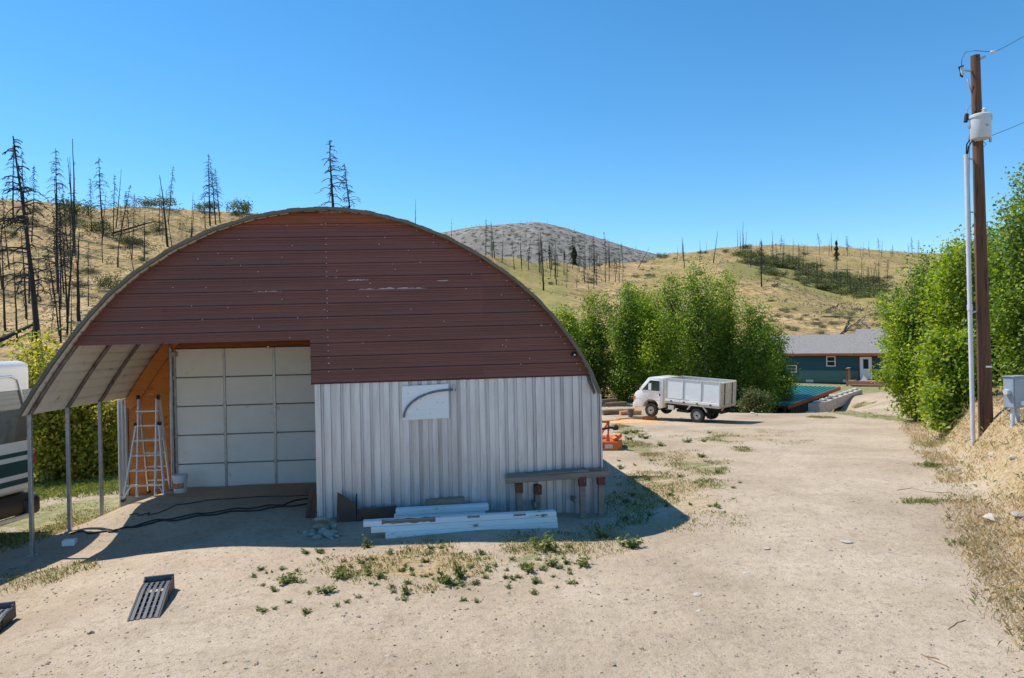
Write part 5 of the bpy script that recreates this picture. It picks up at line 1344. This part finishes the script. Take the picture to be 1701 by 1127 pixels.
named = [
 (66,596,232,'A','tallest blackened burnt tree on the left hill, leaning left, before the bushes',-22,1.2),
 (95,385,245,'A','bare burnt tree with short limbs on the left ridge, right of the tallest',0,1),
 (22,362,240,'A','burnt tree on the left ridge nearest the left picture edge',0,1),
 (172,392,262,'A','leaning burnt tree standing alone between two green ridge shrubs',-10,1),
 (188,395,290,'A','thin burnt tree just right of the leaning lone one',4,.8),
 (200,395,305,'A','burnt tree with crossed leaning trunks right of the ridge shrubs',14,1),
 (278,410,292,'B','straight limbless black burnt trunk close above the shed roof',-4,1.2),
 (240,434,338,'B','slim grey burnt pole left of the straight black trunk',0,.8),
 (131,534,385,'B','thick grey burnt trunk with broken top in mid slope',-4,1.5),
 (147,510,400,'A','thin burnt tree just right of the broken grey trunk',0,.7),
 (111,560,480,'B','short black burnt stump leaning right near the roof edge',8,1.6),
 (196,445,395,'B','short charred stump with spread limbs in mid slope',0,2),
 (349,376,255,'A','tallest of the tight burnt tree cluster on the ridge left of the roof top',-1,1),
 (358,374,272,'A','second burnt tree in the tight ridge cluster left of the roof top',-3,.9),
 (366,372,280,'A','third burnt tree in the tight ridge cluster, leaning right',-8,.9),
 (341,380,312,'B','short bare pole at the left of the tight ridge cluster',0,.8),
 (562,362,233,'A','large bare burnt tree leaning left above the shed roof peak',-16,1.5),
 (590,364,270,'A','smaller burnt tree right of the large one above the roof peak',-10,1.3),
 (694,380,331,'B','lone thin burnt tree on the skyline right of the roof peak',0,.9),
 (753,395,363,'B','small burnt tree on the skyline where the grey mountain begins',0,.8)]
for (px, pb_2, pt, kd, lab, lp, th) in named:
    snag(px, pb_2, pt, lab, LG, kd, None if px < 500 else {562:128,590:128,694:150,753:155}[px], 0, lp, th)
rg = random.Random(77)
for i in range(52):                                   # the thicket at the left edge and scattered poles
    if i < 34: px = rg.uniform(-30, 125); pbs = rg.uniform(400, 575)
    else: px = rg.uniform(100, 330); pbs = rg.uniform(370, 470)
    snag(px, pbs, pbs-rg.uniform(70, 190)*(1.0 if i < 34 else .6), 'thin bare burnt tree among others on the left hillside', LG+', thin ones', rg.choice('AAB'), None, i, rg.uniform(-14, 14), .75)
for i in range(56):                                   # slope between the roof edge and the grey mountain
    px = rg.uniform(800, 1035); lo_, hi_ = np.interp(px, [800, 900, 1000, 1035], [424, 434, 440, 440]), np.interp(px, [800, 850, 900, 960, 1035], [424, 455, 480, 490, 470])
    pbs = rg.uniform(lo_, hi_); snag(px, pbs, pbs-rg.uniform(28, 62), 'dark burnt trunk in the stand on the slope below the grey mountain', 'burnt stand below the grey mountain', rg.choice('ABB'), None, i, rg.uniform(-3, 3), 1.0)
snag(903, 483, 398, 'nearest and tallest dark burnt trunk on the slope right of the roof edge', 'burnt stand below the grey mountain', 'B', None, 1, 0, 1.3)
snag(1060, 445, 405, 'slanting burnt trunk leaning right on the saddle', 'burnt stand below the grey mountain', 'B', None, 1, 26, 1.3)
for i in range(70):                                   # gully stand on the right hill
    t = rg.random(); px = 1225+t*240+rg.uniform(-12, 12); pbs = np.interp(px, [1225, 1300, 1380, 1465], [438, 462, 490, 500])+rg.uniform(-30, 0)
    snag(px, pbs, pbs-rg.uniform(22, 50), 'burnt trunk in the gully stand on the right hill', 'burnt stand in the right hill gully', rg.choice('ABBB'), None, i, rg.uniform(-3, 3), 1.0)
for i in range(34):                                   # along the right skyline
    px = rg.uniform(1120, 1560); pbs = np.interp(px, [1120, 1200, 1300, 1400, 1545], [424, 414, 412, 415, 424])+rg.uniform(0, 12)
    snag(px, pbs, pbs-rg.uniform(14, 34), 'small burnt tree along the skyline of the right hill', 'burnt trees on the right skyline', rg.choice('ABB'), None, i, rg.uniform(-2, 2), 1.1)
snag(1265, 477, 400, 'pale burnt trunk standing before the gully on the right hill', 'burnt stand in the right hill gully', 'A', None, 3, 0, 1.5)
for (px, pbs, pt, lp, lab) in [(1185,438,384,8,'lone leaning burnt tree on the right skyline'),(1137,444,396,-3,'lone straight burnt tree left of the leaning one on the right skyline')]:
    snag(px, pbs, pt, lab, 'burnt trees on the right skyline', 'B', None, 2, lp, 1.2)
for i in range(46):                                   # crest of the far mountain
    u = rg.uniform(765, 1060); tp = np.interp(u, [760, 800, 850, 895, 940, 990, 1040, 1070], [384, 378, 376, 372, 381, 397, 413, 421]); p = P(u, tp+2, 895)
    tm, lm_ = rg.choice(SN_B); k = rg.uniform(.5, 1.1)
    o = link('burnt_tree', tm, None, (p.x, p.y, p.z-4), None, (k*3, k*3, k)); tag(o, 'tiny burnt tree on the crest of the grey mountain', 'burnt tree', 'burnt trees on the mountain crest')
# fallen trunks
def fallen(px0, py0, px1, py1, r, m, label, lift=.1):
    a, b = G(px0, py0), G(px1, py1); b_ = Vector(b)
    n = 8; pts = []
    for k in range(n+1):
        p = a.lerp(b, k/n); p.z = max(p.z, gz(p.x, p.y))+lift; pts.append(p-a)
    o = MB().tube(pts, [r*(1-.5*k/n) for k in range(n+1)], 7).build('fallen_trunk', m, smooth=True, loc=a); tag(o, label, 'log')
fallen(-5, 577, 56, 548, .26, charm, 'charred trunk fallen across the slope at the left edge', .5)
fallen(188, 392, 258, 372, .2, charm, 'charred trunk lying across the left slope below the ridge', .4)
for i, (a, b, c, d, m, lab) in enumerate([(1394,560,1438,527,charm,'dark fallen branch above the house roof step'),(1370,528,1428,530,charm,'long dark trunk lying level on the slope above the house'),(1430,535,1447,549,greyw,'pale fallen trunk slanting down behind the house roof'),(1375,520,1400,505,charm,'dark fallen trunk higher up the slope above the house'),(1385,512,1404,524,greyw,'grey fallen trunk crossing the dark one above the house'),(1402,552,1412,530,charm,'forked dark branch sticking up behind the house roof')]):
    fallen(a, b, c, d, .09, m, lab, .15)
# ------------------------------------------------------------------ hillside shrubs
def shrub_mesh(seed, n, lm, size=.09, flat=.75):
    rng = np.random.default_rng(seed); k = 9
    cen = rng.standard_normal((k, 3))*np.array([.34,.34,.2]); cen[:, 2] = np.abs(cen[:, 2])+.22
    p = cen[rng.integers(0, k, n)]+rng.standard_normal((n, 3))*np.array([.19,.19,.16]); p[:, 2] = np.abs(p[:, 2])*flat
    return quads_mesh('foliage', leaves(p, size*(.6+.8*rng.random(n)), rng, .6, .2), lm, .5+.25*rng.standard_normal(n))
SHR = [shrub_mesh(100+k, 1100, SHRUBL) for k in range(4)]; SG = [shrub_mesh(120+k, 700, SAGE, .10) for k in range(3)]
def shrub(px, py, wpx, label, group, ms=SHR, hk=1.0, seed=0):
    b = G(px, py); s_ = wpx/F_PX*b.y/1.08; rg2 = random.Random(seed+int(px*3+py*5))
    o = link('shrub', rg2.choice(ms), None, (b.x, b.y, b.z-.02*s_), (0,0,rg2.random()*6.28), (s_*1.0, s_*1.0, s_*hk)); return tag(o, label, 'shrub', group)
for (px, py, wp, hk, lab) in [(126,358,36,1.3,'roundest green shrub on the left hill below the ridge'),(102,334,26,1.2,'dark green shrub on the left ridge behind bare trunks'),(222,334,24,1.5,'upright green shrub on the left ridge line'),(174,482,22,2.0,'green shrub at the shed roof edge on the left slope'),(402,356,24,1.8,'green shrub on the skyline where the shed roof meets it'),(255,345,40,.7,'wide low green shrub patch on the left ridge'),(160,385,28,1.3,'olive shrub around the foot of the leaning burnt tree'),(30,375,28,1.0,'grey-green shrub at the far left below the ridge'),(328,338,22,.9,'low shrub on the ridge left of the tight burnt cluster'),(215,410,34,.8,'grey-green shrub patch in the mid left slope'),(345,352,24,1.1,'green shrub at the foot of the tight burnt cluster'),(1036,434,18,1.2,'round dark green shrub on the saddle below the mountain'),(1101,429,14,1.2,'dark green shrub on the skyline left of the right hill'),(915,432,10,1.8,'small dark conifer shrub among trunks below the mountain')]:
    shrub(px, py, wp, lab, None, SHR, hk)
for i in range(46):
    px = rg.uniform(0, 420); py = rg.uniform(335, 520)
    shrub(px, py, rg.uniform(8, 22), 'low olive shrub dotted over the left hillside', 'shrubs dotted over the left hillside', rg.choice([SHR, SG, SG]), .8, i)
for i in range(110):
    px = rg.uniform(860, 1560); py = rg.uniform(412, 545)
    if py < np.interp(px, [860, 1013, 1120, 1200, 1560], [428, 436, 420, 411, 421])+3: continue
    shrub(px, py, rg.uniform(4, 13), 'small olive shrub dotted over the right hills', 'shrubs dotted over the right hills', rg.choice([SHR, SG]), .8, i)
for i in range(70):
    t = rg.random(); px = 1225+t*240; py = np.interp(px, [1225, 1300, 1380, 1465], [440, 466, 494, 504])-rg.uniform(2, 34)
    shrub(px, py, rg.uniform(12, 28), 'dense green shrub filling the gully on the right hill', 'shrubs in the right hill gully', SHR, .9, i)
for i in range(40):
    px = rg.uniform(1240, 1470); py = rg.uniform(515, 556)
    shrub(px, py, rg.uniform(6, 16), 'brown-grey brush heap on the slope above the house', 'brush above the house', SG, .8, i)
# conifers
def pine(px, py, top, label):
    b = G(px, py); h = P(px, top, b.y).z-b.z; rng = np.random.default_rng(int(px)); n = 2600
    t = rng.random(n)**.8; z = h*(.28+.72*t); r_ = h*.15*(1.02-t)**.7*(.6+.4*np.sin(t*23)); a = rng.random(n)*6.28; q = np.sqrt(rng.random(n))
    p = np.stack([np.cos(a)*r_*q, np.sin(a)*r_*q, z-.1*r_*q], -1)
    o = empty('pine_tree', b, (0,0,0), label, 'tree'); link('crown', quads_mesh('crown', leaves(p, h*.035*(.6+.8*rng.random(n)), rng, .4), PINE, .5+.25*rng.standard_normal(n)), o)
    MB().tube([(0,0,-.3),(0,0,h*.95)], [h*.016, h*.004], 6).build('trunk', charm, o)
pine(1390, 448, 400, 'tall green pine still alive on the right hill'); pine(913, 436, 408, 'dark live conifer among burnt trunks below the mountain'); pine(954, 437, 411, 'second live conifer among burnt trunks, right of the first')
pine(938, 438, 417, 'short live conifer between the two taller ones below the mountain')
# far brush that reads as a speckle on both hills
def speckle():
    rng = np.random.default_rng(5); n = 11000
    Y = 62*np.exp(rng.random(n)*1.75); px = -60+1640*rng.random(n); X = (px-CX)/F_PX*Y; Z = ground(X, Y)
    cl = vnoise(X*.05, Y*.05, 3); ok = rng.random(n) < (.25+1.1*(cl-.3)); X, Y, Z = X[ok], Y[ok], Z[ok]; n = len(X)
    per = 9; s_ = (.25+.5*rng.random(n))*(.7+Y/250)
    c = np.stack([X, Y, Z], -1)[:, None, :]+rng.standard_normal((n, per, 3))*s_[:, None, None]*np.array([.5,.5,.28])+np.array([0,0,.2])*s_[:, None, None]
    c = c.reshape(-1, 3); V = leaves(c, np.repeat(s_*.42, per), rng, .7, .3)
    o = link('hill_brush', quads_mesh('hill_brush', V, SAGE, .45+.3*rng.standard_normal(len(c)))); tag(o, 'fine grey-olive brush speckling the burnt hills', 'brush', kind='stuff')
speckle()
# ------------------------------------------------------------------ grasses and weeds near by
def blades(name, X, Y, hgt, width, m, label, cat, seed, spread=.05, per=7):
    rng = np.random.default_rng(seed); n = len(X); Z = ground(X, Y)
    c = np.repeat(np.stack([X, Y, Z], -1), per, 0); c[:, :2] += rng.standard_normal((n*per, 2))*spread; c[:, 2] -= .005
    a = rng.random(n*per)*6.28; h = np.repeat(hgt, per)*(.5+.8*rng.random(n*per)); ln = .15+.85*rng.random(n*per)
    d = np.stack([np.cos(a), np.sin(a), 0*a], -1); t = np.stack([-np.sin(a), np.cos(a), 0*a], -1); w_ = (width*(.6+.8*rng.random(n*per)))[:, None]
    up = np.array([0,0,1.])
    p1 = c+up*h[:, None]*.55+d*(h*ln*.3)[:, None]; p2 = c+up*(h*(1-.35*ln))[:, None]+d*(h*ln*.9)[:, None]
    V = np.stack([c-t*w_*.5, c+t*w_*.5, p2, p1-t*w_*.4], 1)
    o = link(name, quads_mesh(name, V, m, .5+.25*rng.standard_normal(n*per))); return tag(o, label, cat, kind='stuff')
def bank_points(n, seed, d0, d1, y0=5.5, y1=34):
    rng = np.random.default_rng(seed); Y = y0*np.exp(rng.random(n)*math.log(y1/y0)); X = np.interp(Y, FOOT_Y, FOOT_X)+d0+(d1-d0)*rng.random(n)
    k = vnoise(X*.8, Y*.8, seed); ok = (k > .36) & (X < .80*Y); return X[ok], Y[ok]
X, Y = bank_points(9000, 3, -.5, 4.0); blades('dry_grass', X, Y, .05+.06*np.random.default_rng(1).random(len(X)), .006, DRYL, 'straw-coloured dry grass covering the right bank', 'grass', 4, .09, 8)
X, Y = bank_points(1500, 8, -.6, 3.0); blades('green_grass', X, Y, .05+.04*np.random.default_rng(2).random(len(X)), .006, GRASSL, 'patchy green grass among the dry grass on the right bank', 'grass', 5, .1, 7)
xs, ys, hs = [], [], []
rng = np.random.default_rng(12)
for (sx, sy, rx, ry, k, ch) in GREEN_SPOTS:
    n = int(min(520, 130*k*rx*ry*6+60)); a = rng.random(n)*6.28; r_ = np.sqrt(rng.random(n))*1.05
    xs.append(sx+np.cos(a)*r_*rx); ys.append(sy+np.sin(a)*r_*ry); hs.append(np.full(n, .06 if ch == 'g' else .05))
X, Y, Hh_ = np.concatenate(xs), np.concatenate(ys), np.concatenate(hs); kk = vnoise(X*1.6, Y*1.6, 31) > .42
loc_s = (X-ORI.x)*SX.x+(Y-ORI.y)*SX.y; loc_t = (X-ORI.x)*SN.x+(Y-ORI.y)*SN.y
kk &= ~((loc_t > -.05) & (loc_s > 0) & (loc_s < s_right+.1))
X, Y, Hh_ = X[kk], Y[kk], Hh_[kk]
half = np.random.default_rng(2).random(len(X)) < .55
blades('yard_grass', X[half], Y[half], Hh_[half], .010, GRASSL, 'thin green grass growing in patches over the yard', 'grass', 6, .07, 6)
blades('yard_straw', X[~half], Y[~half], Hh_[~half], .008, DRYL, 'dead straw lying between the yard weeds', 'straw', 7, .09, 5)
rng = np.random.default_rng(14); Y = 17+8*rng.random(2600); X = -9.3-6*rng.random(2600); blades('bay_grass', X, Y, .10+.06*rng.random(2600), .014, GRASSL, 'green grass strip behind the open shed bay', 'grass', 8, .1, 7)
def weed_mesh(seed, n=260):
    rng = np.random.default_rng(seed); C = []
    for s_ in range(9):
        a = rng.random()*6.28; L_ = .08+.12*rng.random(); el = .25+.9*rng.random(); k = n//9
        t = np.linspace(0, 1, k); C.append(np.stack([np.cos(a)*math.cos(el)*L_*t, np.sin(a)*math.cos(el)*L_*t, math.sin(el)*L_*t+.005], -1)+rng.standard_normal((k, 3))*.016)
    C = np.concatenate(C); C[:, 2] = np.abs(C[:, 2])
    return quads_mesh('leaves', leaves(C, .042*(.6+.8*rng.random(len(C))), rng, .5, .4), WEEDL, .45+.28*rng.standard_normal(len(C)))
WD = [weed_mesh(200+k) for k in range(5)]
weeds = [(611,911,26,1.4,'yellow-green broad-leafed weed before the left end of the white timbers'),(632,962,28,1,'dark green low weed clump left of the middle weed patch'),(970,940,40,.8,'dark green weed clump below the right end of the white timbers'),(1045,910,54,.9,'wide green weed clump right of the bench legs, in sun'),(1000,894,34,1,'bright green weed before the bench legs'),(676,990,30,1.1,'pale dry tufted weed in front of the weed patch'),(890,970,24,1.1,'narrow trailing green weed lowest of the right weed patch'),(880,952,34,1,'dark green weed at the bottom of the right weed patch'),(915,942,30,1.1,'olive weed at the right of the weed patch'),(740,970,44,1.1,'branching green weed in the middle of the weed patch'),(765,962,40,1.3,'tallest spiky weed in the middle of the weed patch'),(480,968,60,.5,'wide flat weed mat left of the weed patch'),(565,962,40,.8,'green weed clump right of the flat mat'),(540,985,46,.6,'low weed mat in front of the green clump'),(435,1016,30,.5,'small weed nearest the lone car ramp'),(510,1020,30,.6,'small weed at the front edge of the weed patch'),(1548,776,30,.8,'grey-green low weed on the right road edge'),(905,915,60,1.0,'large dry olive weed tuft below the white timbers')]
for i, (px, py, wp, hk, lab) in enumerate(weeds):
    b = G(px, py); s_ = wp/F_PX*b.y/.32
    o = link('weed', WD[i % 5], None, b, (0,0,i*1.3), (s_, s_, s_*hk)); tag(o, lab, 'weed')
rg = random.Random(5)
for i in range(140):
    px, py = (rg.uniform(420, 960), rg.triangular(905, 1020, 950)) if i < 105 else (rg.uniform(1010, 1230), rg.uniform(720, 870))
    b = G(px, py); s_ = rg.uniform(7, 24)/F_PX*b.y/.32
    o = link('weed', rg.choice(WD), None, b, (0,0,rg.random()*6), (s_, s_, s_*.8)); tag(o, 'tiny weed sprig in the dirt before the shed' if i < 105 else 'tiny weed sprig in the dirt between the shed and truck', 'weed', 'weed sprigs before the shed' if i < 105 else 'weed sprigs beside the shed')
